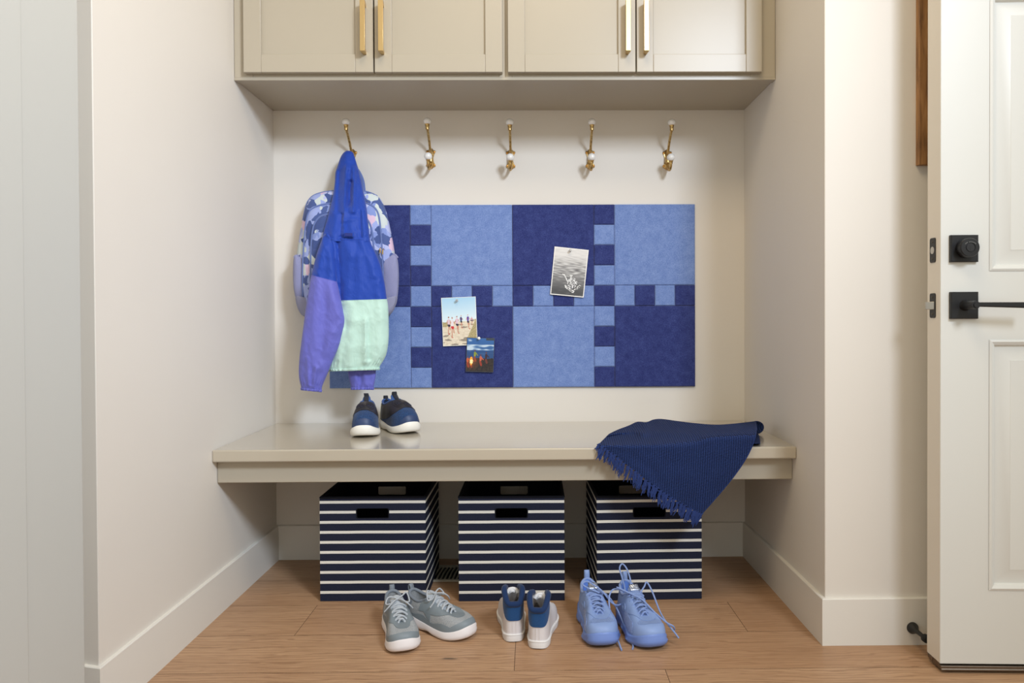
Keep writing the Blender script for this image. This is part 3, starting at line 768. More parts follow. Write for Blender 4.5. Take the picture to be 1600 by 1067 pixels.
# ================================================================== cloth helpers
def seg2(px, py, x0, y0, x1, y1):
    dx, dy = x1 - x0, y1 - y0; L = dx * dx + dy * dy
    t_ = max(0, min(1, ((px - x0) * dx + (py - y0) * dy) / L)) if L else 0
    return math.hypot(px - x0 - dx * t_, py - y0 - dy * t_)
def relief(px, py, folds):
    d = 0
    for x0, y0, x1, y1, amp, w_ in folds:
        q_ = seg2(px, py, x0, y0, x1, y1) / w_
        if q_ < 3: d += amp * math.exp(-q_ * q_)
    return d
def cloth_tube(rows, yfun, folds=(), slant=None, n=120, step=1.5, crinkle=.0016, gather=(), power=.75, seed=0, cx_shift=None):
    """rows [(height, left, right)]: a hanging cloth tube as rings of points; yfun(h)->(depth centre, half depth)"""
    rings = []; y0, y1 = rows[0][0], rows[-1][0]; K = int(abs(y1 - y0) / step) + 1
    for j in range(K + 1):
        py = y0 + (y1 - y0) * j / K
        xl, xr = sinterp(rows, py); xc, hw = (xl + xr) / 2, (xr - xl) / 2
        yc, dp = yfun(py); ring = []
        sl = slant(py) if slant else 0
        for k in range(n):
            a = 2 * math.pi * k / n
            c_, s_ = math.cos(a), math.sin(a)
            ex = math.copysign(abs(c_) ** power, c_); ey = math.copysign(abs(s_) ** power, s_)
            px = xc + hw * ex
            g_ = 0
            for gy, gw, amp, fq in gather:
                g_ += amp * math.exp(-((py - gy) / gw) ** 2) * math.sin(fq * a + 2.1 * math.sin(3 * a + seed))
            pyy = py + sl * (px - xc)
            front = max(0, -ey)
            dd = relief(px, pyy, folds) * front + g_
            nzv = noise.noise(Vector((px * .055, py * .035, seed + ey))) * 2.2 * crinkle + noise.noise(Vector((px * .14, py * .09, seed + 5 + ey))) * crinkle
            rg = abs(noise.noise(Vector((px * .045 + py * .012, py * .022, seed + 11)))) ** .7 * 2.6 * crinkle + abs(noise.noise(Vector((px * .10 - py * .03, py * .06, seed + 17)))) ** .7 * 1.3 * crinkle
            yy = yc + dp * ey - dd * 1.25 - (nzv * .6 - rg) * (1 if ey < .2 else -.4)
            ring.append(at(px + g_ * 260 * abs(ex), pyy, y=yy))
        rings.append(ring)
    return rings

# ------------------------------------------------------------------ backpack
def camo(name):
    m = newmat(name, (150, 160, 205), .75, spec=.25, Sheen_Weight=.1); t = NT(m)
    v = t.coord()
    ns_ = t.n('ShaderNodeTexNoise', Scale=30, Detail=2); t.l(v, ns_.inputs['Vector'])
    vs = t.n('ShaderNodeVectorMath', _operation='SCALE'); vs.inputs['Scale'].default_value = .045; t.l(ns_.outputs['Color'], vs.inputs[0])
    va = t.n('ShaderNodeVectorMath', _operation='ADD'); t.l(v, va.inputs[0]); t.l(vs.outputs[0], va.inputs[1])
    vo = t.n('ShaderNodeTexVoronoi', Scale=34); t.l(va.outputs[0], vo.inputs['Vector'])
    sx_ = t.n('ShaderNodeSeparateColor'); t.l(vo.outputs['Color'], sx_.inputs[0])
    c_ = t.ramp(sx_.outputs['Red'], [(0, (74, 92, 146)), (.15, (152, 166, 216)), (.46, (212, 184, 206)), (.60, (198, 208, 208)), (.78, (128, 146, 202)), (.9, (176, 184, 224))], 'CONSTANT')
    vo2 = t.n('ShaderNodeTexVoronoi', Scale=19); t.l(va.outputs[0], vo2.inputs['Vector'])
    s2 = t.n('ShaderNodeSeparateColor'); t.l(vo2.outputs['Color'], s2.inputs[0])
    t.color(t.mix(t.math('GREATER_THAN', s2.outputs['Green'], .86), c_, (66, 84, 138)))
    f = t.noise(v, 900, 2); p_ = t.bump(f, .25, .0005); t.bump(t.noise(v, 22, 4, .6, .5), .35, .006, p_)
    return m
CAMO = camo('pastel_camo_cloth')
PIPE = fabric('slate_blue_webbing', (98, 116, 168), .7, 500, .3)
MESHP = fabric('lavender_mesh', (138, 140, 176), .8, 1200, .6, .1, .15, .3)
GREYB = fabric('grey_base_cloth', (140, 142, 168), .8, 900, .4, .08, .1, .3)
def pillow(outline, prof, n=110, c=None, sag=None):
    """outline in photo positions, prof [(inset scale, depth y)] -> rings"""
    P = catmull([(x, y, 0) for x, y in outline], n, True)
    cx_ = sum(p.x for p in P) / n if c is None else c[0]; cy_ = sum(p.y for p in P) / n if c is None else c[1]
    rings = []
    for s_, y in prof:
        ring = []
        for p in P:
            px, py = cx_ + (p.x - cx_) * s_, cy_ + (p.y - cy_) * s_
            bump_ = noise.noise(Vector((px * .05, py * .05, y * 9))) * .0035 if s_ < .97 else 0
            ring.append(at(px, py, y=y + bump_))
        rings.append(ring)
    return rings
org = at(545, 495, y=-.07)
bp = thing('backpack', 'pastel camouflage backpack hanging on the wall behind the colourful jacket', 'backpack', org)
body = [(500, 301), (540, 297), (571, 299), (590, 306), (602, 326), (610, 358), (617, 397), (620, 440), (617, 470), (603, 490), (560, 500), (520, 500), (478, 492), (465, 476), (461, 440), (464, 396), (471, 352), (481, 314)]
MB().loft(pillow(body, [(.90, -.016), (.97, -.020), (1, -.034), (1.0, -.088), (.985, -.102), (.95, -.112), (.86, -.120), (.6, -.126), (.25, -.128)])).build('bag_body', CAMO, bp)
arch1 = [(482, 333), (495, 323), (520, 318), (550, 316), (575, 319), (589, 331), (594, 360), (597, 400), (599, 450), (596, 476), (584, 487), (540, 490), (490, 486), (477, 474), (473, 440), (474, 400), (477, 360)]
pk = MB().loft(pillow(arch1, [(1.0, -.105), (1.0, -.128), (.985, -.135), (.93, -.141), (.7, -.147), (.3, -.149)])).build('front_panel', CAMO, bp)
arch2 = [(493, 347), (506, 337), (540, 333), (566, 338), (578, 352), (583, 385), (586, 430), (584, 470), (572, 480), (535, 482), (498, 480), (487, 468), (486, 430), (486, 395), (488, 365)]
p2_ = MB().loft(pillow(arch2, [(1.0, -.138), (1.0, -.150), (.98, -.156), (.92, -.160), (.6, -.164), (.25, -.165)])).build('front_pocket', CAMO, bp)
def piping(path, y, r, name, par, mt=PIPE, flat=1.0):
    pts = catmull([at(px, py, y=y) for px, py in path], 60)
    return MB().tube(pts, r, 8, flat=flat).build(name, mt, par)
piping([(473, 470), (473, 430), (474, 400), (477, 360), (482, 334), (495, 322.5), (520, 317.5), (550, 315.5), (575, 318.5), (589.5, 331), (594.5, 360), (597, 400), (599, 450)], -.130, .0034, 'zipper_track', pk)
piping([(485.5, 440), (486, 395), (488, 365), (493, 347), (506, 336.5), (540, 332.5), (566, 337.5), (578.5, 352), (583.5, 385), (586, 430)], -.152, .0036, 'zipper_track', p2_)
piping([(474, 345), (482, 315), (500, 302.5), (540, 298), (571, 300), (589, 307)], -.090, .0045, 'zipper_track', bp)
piping([(572, 316), (584, 328), (591, 346), (593, 368), (592.5, 386)], -.120, .0038, 'zipper_track', bp, fabric('dark_zip_tape', (52, 56, 92), .6, 500, .2))
GP = newmat('champagne_metal', (206, 178, 132), .25, 1.0)
for (px, py, y) in ((594, 391, -.150), (598, 393, -.146)):
    p = at(px, py, y=y)
    m = MB(); m.box(p.x - .0022, p.x + .0022, p.y - .0012, p.y + .0012, p.z - .009, p.z + .007); m.tube([p + Vector((0, 0, .004)), p + Vector((.003, -.003, .010)), p + Vector((.005, 0, .004))], .0012, 8)
    m.build('zipper_pull', GP, bp, bevel=.0006)
for pts_, nm in (([(459, 402), (466, 399), (475, 404), (477, 440), (477, 478), (470, 480), (462, 466), (458, 440)], 'side_pocket'), ([(594, 400), (606, 396), (618, 398), (622, 410), (623, 440), (619, 474), (606, 486), (596, 482), (593, 450)], 'side_pocket')):
    sp_ = MB().loft(pillow(pts_, [(.9, -.050), (1.0, -.060), (1.0, -.100), (.96, -.112), (.85, -.120), (.4, -.126)])).build(nm, MESHP, bp)
    if pts_[0][0] > 500: piping([(594, 401), (600, 397.5), (608, 395.5), (617, 398), (621.5, 403)], -.108, .0034, 'pocket_hem', sp_, MESHP)
    else: piping([(459, 402), (463, 399.5), (469, 400), (474, 403)], -.108, .0030, 'pocket_hem', sp_, MESHP)
MB().loft(pillow([(463, 462), (478, 470), (540, 478), (602, 470), (619, 462), (617, 478), (604, 494), (560, 503), (520, 503), (480, 496), (467, 484)], [(1.0, -.020), (1.012, -.045), (1.012, -.112), (.97, -.128), (.9, -.136), (.5, -.140)])).build('bag_base', GREYB, bp)
# top loop over the hook and the shoulder straps behind
lp = catmull([at(528, 303, y=-.040), at(530, 280, y=-.036), at(541, 262, y=-.036), at(554, 262, y=-.036), at(565, 280, y=-.036), at(568, 301, y=-.040)], 30)
MB().tube(lp, .0075, 8, flat=.3, upv=(0, 1, 0)).build('top_loop', PIPE, bp)
for sgn, xx in ((-1, 505), (1, 585)):
    pts = catmull([at(xx + 16 * -sgn, 312, y=-.016), at(xx, 350, y=-.009), at(xx - 2 * sgn, 420, y=-.008), at(xx + 4 * sgn, 480, y=-.012)], 24)
    MB().tube(pts, .018, 8, flat=.28, upv=(0, 1, 0)).build('shoulder_strap', MESHP, bp)

# ------------------------------------------------------------------ jacket
def nylon(name, rgb, rough=.58):
    m = newmat(name, rgb, rough, spec=.22, Sheen_Weight=.15); t = NT(m); v = t.coord()
    a_ = t.noise(v, 60, 5, .62, .8); b_ = t.noise(v, 240, 3, .6, .4); va = t.coord(scale=(1, 1, .55)); r1 = t.math('ABSOLUTE', t.math('SUBTRACT', t.noise(va, 42, 3, .5, 1.2), .5)); r2 = t.math('ABSOLUTE', t.math('SUBTRACT', t.noise(va, 110, 3, .5, 1.0), .5))
    p_ = t.bump(r1, .26, .009); p_ = t.bump(r2, .16, .003, p_); t.bump(b_, .10, .001, p_)
    d = tuple(int(c * .95) for c in rgb); l_ = tuple(min(255, int(c * 1.04)) for c in rgb); t.color(t.mix(t.noise(v, 8, 3), d, l_)); return m
NB = nylon('royal_blue_nylon', (32, 68, 164)); NP = nylon('periwinkle_nylon', (104, 106, 190)); NM = nylon('mint_nylon', (188, 220, 207)); NPD = NP
THREAD = newmat('dark_blue_tape', (22, 40, 120), .6)
jk = thing('jacket', 'colour-block hooded windbreaker in royal blue, periwinkle and mint hanging by its hood', 'jacket', at(550, 600, y=-.18))
FH = [(541, 262, 536, 365, .010, 4.5), (548, 285, 545, 320, -.012, 4), (553, 262, 552, 330, .011, 4), (528, 300, 521, 366, .006, 7), (530, 268, 527, 330, -.007, 3.5), (545, 325, 550, 360, .005, 6), (562, 290, 571, 365, .006, 6), (540, 245, 546, 262, .004, 5),
      (534, 335, 533, 370, -.006, 2.2), (563, 330, 564, 370, -.005, 2.2), (538, 345, 556, 342, .003, 3)]
def yh_(py): return tuple(interp([(235, -.070, .008), (238, -.072, .016), (244, -.072, .021), (252, -.078, .022), (270, -.086, .024), (300, -.118, .026), (330, -.160, .026), (376, -.192, .026)], py))
hrows = [(235.5, 541.5, 546.5), (237, 538.5, 550), (240, 535.5, 552.5), (246, 532, 554.5), (256, 528.5, 557.5), (262, 526.5, 559.5), (270, 524, 561.5), (285, 523, 565), (300, 521, 568), (320, 516.5, 572), (340, 511.5, 574.5), (358, 506.5, 576.5), (372, 503.5, 577.5), (377, 503, 577.5)]
hood = MB().loft(cloth_tube(hrows, yh_, FH, seed=1, step=1.1, gather=((374, 3, .0006, 26),))).build('hood', NB, jk)
def ribbon_px(path, y, r, name, mt, par, lift=0):
    return MB().tube([at(px, py, y=y) for px, py in path], r, 6).build(name, mt, par)
# velcro tab below the hood fold
p = at(545.5, 366.5, y=-.2265)
m = MB(); m.box(p.x - .0160, p.x + .0160, p.y - .0002, p.y + .004, p.z - .0065, p.z + .0065); m.cur = 1
m.box(p.x - .0130, p.x + .0105, p.y - .0022, p.y - .0009, p.z - .0052, p.z + .0048)
m.build('hood_tab', [NB, THREAD], hood, bevel=.0008)
FT = [(527, 372, 533, 470, -.007, 3.2), (518, 372, 528, 440, .005, 6), (548, 395, 541, 470, .004, 8), (562, 400, 561, 470, .0045, 7), (556, 380, 552, 440, -.003, 4), (585, 400, 596, 468, .004, 7), (572, 500, 571, 565, .007, 5), (575, 500, 576, 560, -.005, 3.5),
      (552, 480, 545, 570, .005, 7), (535, 490, 528, 560, .004, 6), (596, 480, 594, 565, .004, 7), (533, 480, 540, 510, -.004, 5), (530, 545, 545, 520, .003, 4), (540, 375, 548, 400, .003, 6), (566, 378, 585, 430, .003, 5)]
def yt_(py): return tuple(interp([(372, -.186, .030), (400, -.188, .034), (470, -.190, .036), (540, -.186, .040), (579, -.178, .036)], py))
trow = [(372, 503, 577.5), (376, 504, 578.5), (382, 506, 580.5), (395, 507, 587), (415, 508, 595), (440, 510, 600.5), (468, 513, 604.5), (480, 514, 606.5), (510, 515, 607.5), (535, 516, 607), (555, 514, 603.5), (566, 512.5, 598), (572, 512, 594), (576, 512.5, 592.5), (579, 514, 592)]
rt = cloth_tube(trow, yt_, FT, seed=2, step=1.2, slant=lambda py: -.0 if py < 440 else -.03, gather=((579, 5, .0017, 34), (568, 8, .0010, 30)))
K = len(rt); ks = int((470 - 372) / (579 - 372) * (K - 1))
tb = MB().loft(rt[:ks + 1], True, False).build('torso', NB, jk, fix=True)
lbm = MB().loft(rt[ks:], False, False).build('lower_panel', NM, jk, solid=.0008)
MB().grid(rt[-4:], cv=True).build('hem', NM, lbm, solid=.0022, solid_off=1)
MB().tube([q_ + (q_ - Vector((q_.x, -.188, q_.z))).normalized() * .0003 for q_ in rt[ks]] + [rt[ks][0]], .0007, 6).build('panel_seam', NM, lbm)
MB().tube([q_ + Vector((0, -.0004, 0)) for q_ in rt[int(3 / 207 * (K - 1)) + 0]][60:] , .0008, 6).build('neck_seam', NB, tb)
# near sleeve
FS = [(505, 385, 497, 425, .006, 6), (512, 385, 522, 430, .004, 6), (497, 440, 486, 590, .005, 9), (515, 445, 528, 490, .006, 8), (509, 470, 503, 560, -.004, 6), (520, 520, 500, 575, .005, 7), (480, 560, 482, 600, .004, 4), (494, 575, 489, 603, .005, 4), (478, 500, 470, 560, .004, 6), (488, 575, 486, 600, -.003, 3)]
def ys_(py): return tuple(interp([(372, -.196, .022), (400, -.206, .026), (470, -.216, .032), (540, -.214, .030), (611, -.205, .024)], py))
srow = [(366, 508, 515), (372, 504, 520), (380, 501.5, 522.5), (400, 495, 525), (430, 487.5, 527.3), (442, 485, 528.5), (470, 480.5, 534.5), (493, 477, 538.5), (515, 474, 535.5), (540, 470.5, 529), (560, 468, 520.5), (580, 466.8, 512.5), (592, 467.3, 507.5), (600, 469, 504), (606, 470.5, 502.5), (611, 471, 501.5)]
rs = cloth_tube(srow, ys_, FS, seed=3, step=1.2, slant=lambda py: .26 if py < 470 else max(.10, .26 - (py - 470) * .002), gather=((611, 5, .0017, 22), (600, 7, .0010, 20)))
K = len(rs); k0 = int((436.5 - 366) / (611 - 366) * (K - 1))
sl = MB().loft(rs[:k0 + 1], True, False).build('sleeve_top', NB, jk)
s2_ = MB().loft(rs[k0:], False, False).build('sleeve', NP, jk, solid=.0008)
MB().grid(rs[-4:], cv=True).build('cuff', NP, s2_, solid=.0022, solid_off=1)
MB().tube(rs[k0] + [rs[k0][0]], .0007, 6).build('sleeve_seam', NP, s2_)
# far sleeve, hanging behind the torso
def yr_(py): return (-.168 if py > 560 else -.172, .016)
rrow = [(470, 556, 592), (520, 550, 592), (575, 543.5, 587.5), (588, 544.5, 587), (597, 546.5, 585.5), (604, 548.5, 584), (609, 549, 583)]
rr_ = cloth_tube(rrow, yr_, [(556, 580, 554, 602, .004, 4), (570, 580, 572, 600, .004, 4), (563, 585, 563, 605, -.003, 3)], seed=4, step=1.2, gather=((609, 5, .0016, 22),))
s3_ = MB().loft(rr_, True, False).build('sleeve', NP, jk, solid=.0008)
MB().grid(rr_[-4:], cv=True).build('cuff', NP, s3_, solid=.002, solid_off=1)

# ------------------------------------------------------------------ blanket
WV = newmat('navy_woven_cotton', (38, 62, 122), .95, spec=.1, Sheen_Weight=.04); t = NT(WV)
uvn = t.n('ShaderNodeTexCoord'); mp = t.n('ShaderNodeMapping'); t.l(uvn.outputs['UV'], mp.inputs['Vector'])
mp.inputs['Scale'].default_value = (1, 1, 1)
sp = t.n('ShaderNodeSeparateXYZ'); t.l(mp.outputs[0], sp.inputs[0])
PI2 = 2 * math.pi; pit = .0070
su = t.math('SINE', t.math('MULTIPLY', t.math('ADD', sp.outputs['X'], t.math('MULTIPLY', sp.outputs['Y'], .5)), PI2 / pit))
sv = t.math('SINE', t.math('MULTIPLY', sp.outputs['Y'], PI2 / pit))
wv_ = t.math('ADD', t.math('MULTIPLY', su, sv), 0.0)
wn = t.noise(mp.outputs[0], 500, 2); hh_ = t.math('ADD', t.math('MULTIPLY', wv_, .5), t.math('MULTIPLY', wn, .8))
t.color(t.ramp(hh_, [(.0, (20, 31, 62)), (.35, (32, 48, 94)), (.9, (50, 70, 122))]))
t.bump(hh_, 1.0, .003)
YARN = fabric('navy_yarn', (34, 51, 100), .9, 900, .4, .2, .04)
bl = thing('blanket', 'navy woven blanket with a fringe, draped over the right end of the bench', 'blanket', at(1070, 690, z=.46))
Bk = [(952, 678), (966, 671.5), (982, 665.5), (996, 659.5), (1010, 660), (1021, 656), (1034, 655), (1060, 658.5), (1090, 662), (1120, 664), (1150, 662), (1180, 658.5)]
Fr = [(936, 694), (948, 702), (962, 712), (978, 725), (994, 737), (1010, 750), (1026, 762), (1042, 773), (1058, 783), (1074, 792), (1087, 799), (1096, 803)]
NU, NVv = 110, 110
BkS = catmull([(a, b, 0) for a, b in Bk], NU); FrS = catmull([(a, b, 0) for a, b in Fr], NU)
yedge = -YB - .004
def bl_top(u):
    return .004 + .030 * u ** 1.5 + .010 * math.exp(-((u - .36) / .08) ** 2)
def bl_pt(u, v):
    i = u * (NU - 1); i0 = min(int(i), NU - 2); f_ = i - i0
    B_ = BkS[i0].lerp(BkS[i0 + 1], f_); A_ = FrS[i0].lerp(FrS[i0 + 1], f_)
    px = B_.x + (A_.x - B_.x) * v; py = B_.y + (A_.y - B_.y) * v
    px += 19 * math.sin(math.pi * v ** .75) * max(0, (u - .5) / .5) ** 1.5
    d_ = min(1, v * 2.0)
    puff = .003 + bl_top(u) * (1 - d_) ** 1.3
    puff += .007 * math.exp(-((v - .17 - .06 * math.sin(u * 5)) / .05) ** 2) + .004 * noise.noise(Vector((u * 5, v * 4, 2))) * (1 - d_)
    z_ = ZB + .002 + puff
    P_ = at(px, py, z=z_)
    if P_.y < yedge:
        P_ = at(px, py, y=yedge - .010 - .005 * math.sin(u * 8 + v * 3) * min(1, max(0, v - .3) * 3) - .004 * noise.noise(Vector((u * 7, v * 5, 6))))
        if P_.z > z_: P_.z = z_
    elif P_.y > -.012: P_ = at(px, py, y=-.012)
    return P_
rows_ = []
for i in range(NU):
    u = i / (NU - 1)
    col_ = [bl_pt(u, j / (NVv - 1)) for j in range(NVv)]
    for _ in range(26): col_ = [col_[0]] + [(col_[k - 1] + col_[k] * 2 + col_[k + 1]) / 4 for k in range(1, NVv - 1)] + [col_[-1]]
    for p_ in col_:
        if p_.y > yedge - .001 and p_.z < ZB + .004: p_.z = ZB + .004
    # the cloth rolls over at the back and returns forward underneath
    back = []; p0 = col_[0]; r_ = max(.002, (p0.z - ZB - .002) / 2); fw = (col_[10] - p0); fw.z = 0; fw.normalize()
    sh = .012 * max(0, (u - .8) / .2)
    for k in range(1, 13):
        a = math.pi * k / 12
        q_ = p0 - fw * (math.sin(a) * r_ * .9) + Vector((sh * (.4 * k / 12 + 1.9 * math.sin(a)), 0, -r_ * (1 - math.cos(a))))
        q_.y = min(q_.y, -.006); back.append(q_)
    for k in range(1, 24):
        q_ = back[11] + fw * (.0115 * k * min(1, .05 + u * 2.2)); q_ = q_ + Vector((sh * .6 * math.sin(k / 23 * math.pi), 0, .004 * math.sin(k * .4) * (r_ / .02) + .001))
        q_.y = max(q_.y, -YB + .006); back.append(q_)
    rows_.append(back[::-1] + col_)
uvs = []
for r_ in rows_:
    q_ = []
    for p_ in r_:
        w_ = p_.y if p_.y > yedge + .001 else yedge - (ZB + .005 - p_.z)
        q_.append((p_.x * .92 + w_ * .39, w_ * .92 - p_.x * .39))
    uvs.append(q_)
MB().grid(rows_, uvs=uvs).build('woven_cloth', WV, bl, solid=.0024, solid_off=0, smooth=180)
# bound edge along the right border and a loose inner fold showing in the roll
rb_ = rows_[-1]
MB().tube(rb_[24:], .0019, 6).build('side_hem', WV, bl)
# fringe
NT_ = 32
for k in range(NT_):
    u = (k + .5) / NT_
    p_ = rows_[min(NU - 1, int(u * (NU - 1)))][-1]; q_ = rows_[min(NU - 1, int(u * (NU - 1)))][-4]
    rnd = random.Random(100 + k); m = MB()
    out = (p_ - q_).normalized()
    on = p_.y > yedge - .002
    m.ball(p_ + out * .004, .0038, .0036, .0046, 8, 6)
    for s_ in (-1, 1): m.tube([p_ + Vector((s_ * .0062, 0, 0)), p_ + out * .002 + Vector((s_ * .004, -.001, 0)), p_ + out * .004], .0017, 6)
    cl_ = rnd.uniform(-.3, .3)
    for s_ in range(11):
        L_ = rnd.uniform(.016, .036); ang = rnd.uniform(-1, 1); sw = rnd.uniform(-1, 1)
        pts = []
        for i in range(7):
            f_ = i / 6
            d_ = out * (L_ * .45 * f_) + Vector((-.22, -.25, -.78)) * (L_ * (f_ ** 1.2) * (.55 if on else .85))
            d_ += Vector((cl_ * .012 * f_ + ang * .0055 * f_ ** .7 + .0022 * math.sin(f_ * 5 + sw * 3), .0025 * math.cos(f_ * 4 + ang * 3) * f_ - .001, .0018 * math.sin(f_ * 6 + ang * 5) * f_))
            pp = p_ + d_
            if on and pp.y > yedge + .002 and pp.z < ZB + .0015: pp.z = ZB + .0015
            pts.append(pp)
        m.tube(pts, [.0018, .0017, .0017, .0016, .0015, .0014, .0008], 5)
    m.build('fringe_tassel', YARN, bl)

# ================================================================== shoes
OUTL = [(0.00, 1.000), (.085, .972), (.150, .885), (.186, .745), (.172, .560), (.150, .380), (.138, .180), (.090, .035), (0, 0), (-.090, .035), (-.134, .180), (-.128, .380), (-.142, .560), (-.178, .745), (-.168, .890), (-.105, .975)]
class Shoe:
    N = 128
    def __init__(s, L, W, top, solez, mir=1, spring=.05, ctrl=(.99, .78), toe=.62):
        s.L, s.W, s.mir = L, W, mir; s.spring = spring
        s.solez = solez
        s.O = catmull([(x * W, y, 0) for x, y in OUTL], s.N, True)
        s.T = catmull([(x * W, y, z) for x, y, z in top], s.N, True)
        s.ctrl = ctrl; s.toe = toe
    def zt(s, y): return sinterp(s.solez, y)[0]
    def warp(s, p):
        z = p.z + s.spring * max(0, (p.y - .66) / .34) ** 2 + .012 * max(0, (.10 - p.y) / .10) ** 2
        return Vector((p.x * s.L * s.mir, p.y * s.L, z * s.L))
    def _c(s, arr, u):
        k = (u % 1.0) * s.N; i = int(k) % s.N; f = k - int(k); return arr[i].lerp(arr[(i + 1) % s.N], f)
    def B(s, u, off=0):
        p = s._c(s.O, u); a = s._c(s.O, u + .004); b = s._c(s.O, u - .004); t_ = (a - b); n_ = Vector((-t_.y, t_.x, 0)).normalized()
        if n_.dot(Vector((p.x, p.y - .5, 0))) < 0: n_ = -n_
        return p + n_ * off
    def S0(s, u, v):
        B_ = s.B(u, -.004); B_.z = s.zt(B_.y) - .012
        T_ = s._c(s.T, u)
        w_ = min(1, max(0, (B_.y - .60) / .30)); w_ = w_ * w_ * (3 - 2 * w_)          # toe-ness
        C = Vector((B_.x * s.ctrl[0] + T_.x * (1 - s.ctrl[0]), B_.y * .985 + T_.y * .015, (T_.z * s.ctrl[1]) * (1 - w_) + (B_.z + (T_.z - B_.z) * s.toe * 1.5) * w_))
        return B_ * (1 - v) ** 2 + C * (2 * v * (1 - v)) + T_ * v * v
    def S(s, u, v, off=0.0):
        p = s.S0(u, v)
        if off:
            e = .006
            du = s.S0(u + e, v) - s.S0(u - e, v); dv = s.S0(u, min(1, v + e * 3)) - s.S0(u, max(0, v - e * 3))
            n_ = du.cross(dv)
            n_ = n_.normalized() if n_.length > 1e-9 else Vector((0, 0, 1))
            if n_.dot(p - Vector((0, min(.8, max(.15, p.y)), .12))) < 0: n_ = -n_
            p = p + n_ * (off / s.L)
        return s.warp(p)
    def upper(s, nv=22, flip=False):
        m = MB(); P = [[s.S(k / s.N, v / nv) for v in range(nv + 1)] for k in range(s.N)]
        m.grid(P, cu=True); 
        Q = [[s.S(k / s.N, v / nv, -.0028) for v in range(nv + 1)] for k in range(s.N)]
        m.grid([q[::-1] for q in Q], cu=True)
        m.grid([[P[k][-1], Q[k][-1]] for k in range(s.N)], cu=True)
        return m
    def patch(s, u0, u1, v0, v1, off=.0009, nu=40, nv=12, edge=True):
        m = MB(); f0 = v0 if callable(v0) else (lambda u: v0); f1 = v1 if callable(v1) else (lambda u: v1)
        P = []
        for i in range(nu + 1):
            u = u0 + (u1 - u0) * i / nu; a, b = f0(i / nu), f1(i / nu); r_ = []
            if edge: r_.append(s.S(u, a, -.0006))
            for j in range(nv + 1): r_.append(s.S(u, a + (b - a) * j / nv, off))
            if edge: r_.append(s.S(u, b, -.0006))
            P.append(r_)
        if edge and abs(u1 - u0) < .99:
            def ed(u, a, b): return [s.S(u, a, -.0006)] + [s.S(u, a + (b - a) * j / nv, -.0006) for j in range(nv + 1)] + [s.S(u, b, -.0006)]
            P = [ed(u0, f0(0), f1(0))] + P + [ed(u1, f0(1), f1(1))]
        m.grid(P); return m
    def sole(s, prof, bottom=None, groove=0, zmul=None):
        """prof: [(offset, height fraction)] from the ground up"""
        m = MB(); rings = []
        for off, f in prof:
            r_ = []
            for k in range(s.N):
                u = k / s.N; b = s.B(u, off); zt = s.zt(b.y) if zmul is None else s.zt(b.y) * zmul
                zb = sinterp(bottom, b.y)[0] if bottom else 0
                b.z = zb + (zt - zb) * f; r_.append(s.warp(b))
            rings.append(r_)
        m.grid(rings, cv=True)
        for r_ in (rings[0], rings[-1]):
            h = s.N // 2; base = len(m.v); m.add(r_, [])
            for i in range(h):
                a, b = i, i + 1; c, d = (s.N - i - 1) % s.N, (s.N - i) % s.N
                q = [base + a, base + b, base + c, base + d]; q = list(dict.fromkeys(q))
                if len(q) > 2: m.f.append(q); m.mi.append(m.cur)
        return m
    def tongue(s, y0, y1, z0, z1, w0, w1, tip=.03, bulge=.02, thick=.004):
        P = []
        for i in range(25):
            f = i / 24; y = y0 + (y1 - y0) * f; z = z0 + (z1 - z0) * f + bulge * math.sin(math.pi * f); w_ = w0 + (w1 - w0) * f
            if f > .9: w_ *= math.sqrt(max(.05, 1 - ((f - .9) / .1) ** 2 * .75))
            P.append([s.warp(Vector((w_ * c, y, z - .35 * w_ * c * c * 1.3))) for c in [k / 6 - 1 for k in range(13)]])
        return MB().grid(P)
    def lace_rows(s, us, r, v=.95, lift=.006, cross=True, over=.004):
        """laces across the throat between eyelets at us and 1-us"""
        out = []
        n_ = len(us)
        for i, u in enumerate(us):
            a = s.S(u, v, over * .5); b = s.S(1 - u, v, over * .5); mid = (a + b) / 2 + Vector((0, 0, lift))
            out.append(catmull([s.S(u, v - .03, -.001), a, a.lerp(mid, .55) + Vector((0, 0, lift * .35)), mid, b.lerp(mid, .55) + Vector((0, 0, lift * .35)), b, s.S(1 - u, v - .03, -.001)], 22))
            if cross and i < n_ - 1:
                c = s.S(1 - us[i + 1], v, 0)
                mid2 = (a + c) / 2 + Vector((0, 0, lift * .8)); out.append(catmull([a, mid2, c], 12))
        return out
    def collar(s, u0, u1, r, n=60, dz=0):
        return [s.S(u0 + (u1 - u0) * i / n, 1.0, -.0008) + Vector((0, 0, dz)) for i in range(n + 1)]
def shoe_at(name, label, toe, heel, L, z=0, group=None):
    a, b = at(*toe, z=z), at(*heel, z=z); d = (a - b); d.z = 0; d.normalize()
    loc = a - d * L; loc.z = z + .0003 + (.0018 if z else 0)
    return thing(name, label, 'shoe', loc, math.atan2(d.y, d.x) - math.pi / 2, group)
def loop_strap(s, o, name, mt, c, w, h, lean=(0, 0, 0), r=.0011):
    """a flat pull loop standing up at c"""
    pts = catmull([c + Vector((0, .003, -.004)), c + Vector(lean) * .5 + Vector((0, .0035, h * .6)), c + Vector(lean) + Vector((0, 0, h)), c + Vector(lean) * .6 + Vector((0, -.004, h * .6)), c + Vector((0, -.004, -.006))], 20)
    m = MB(); rows_ = [[p_ + Vector((-w / 2, 0, 0)), p_ + Vector((w / 2, 0, 0))] for p_ in pts]
    m.grid(rows_); return m.build(name, mt, o, local=True, solid=r * 1.3, solid_off=0)

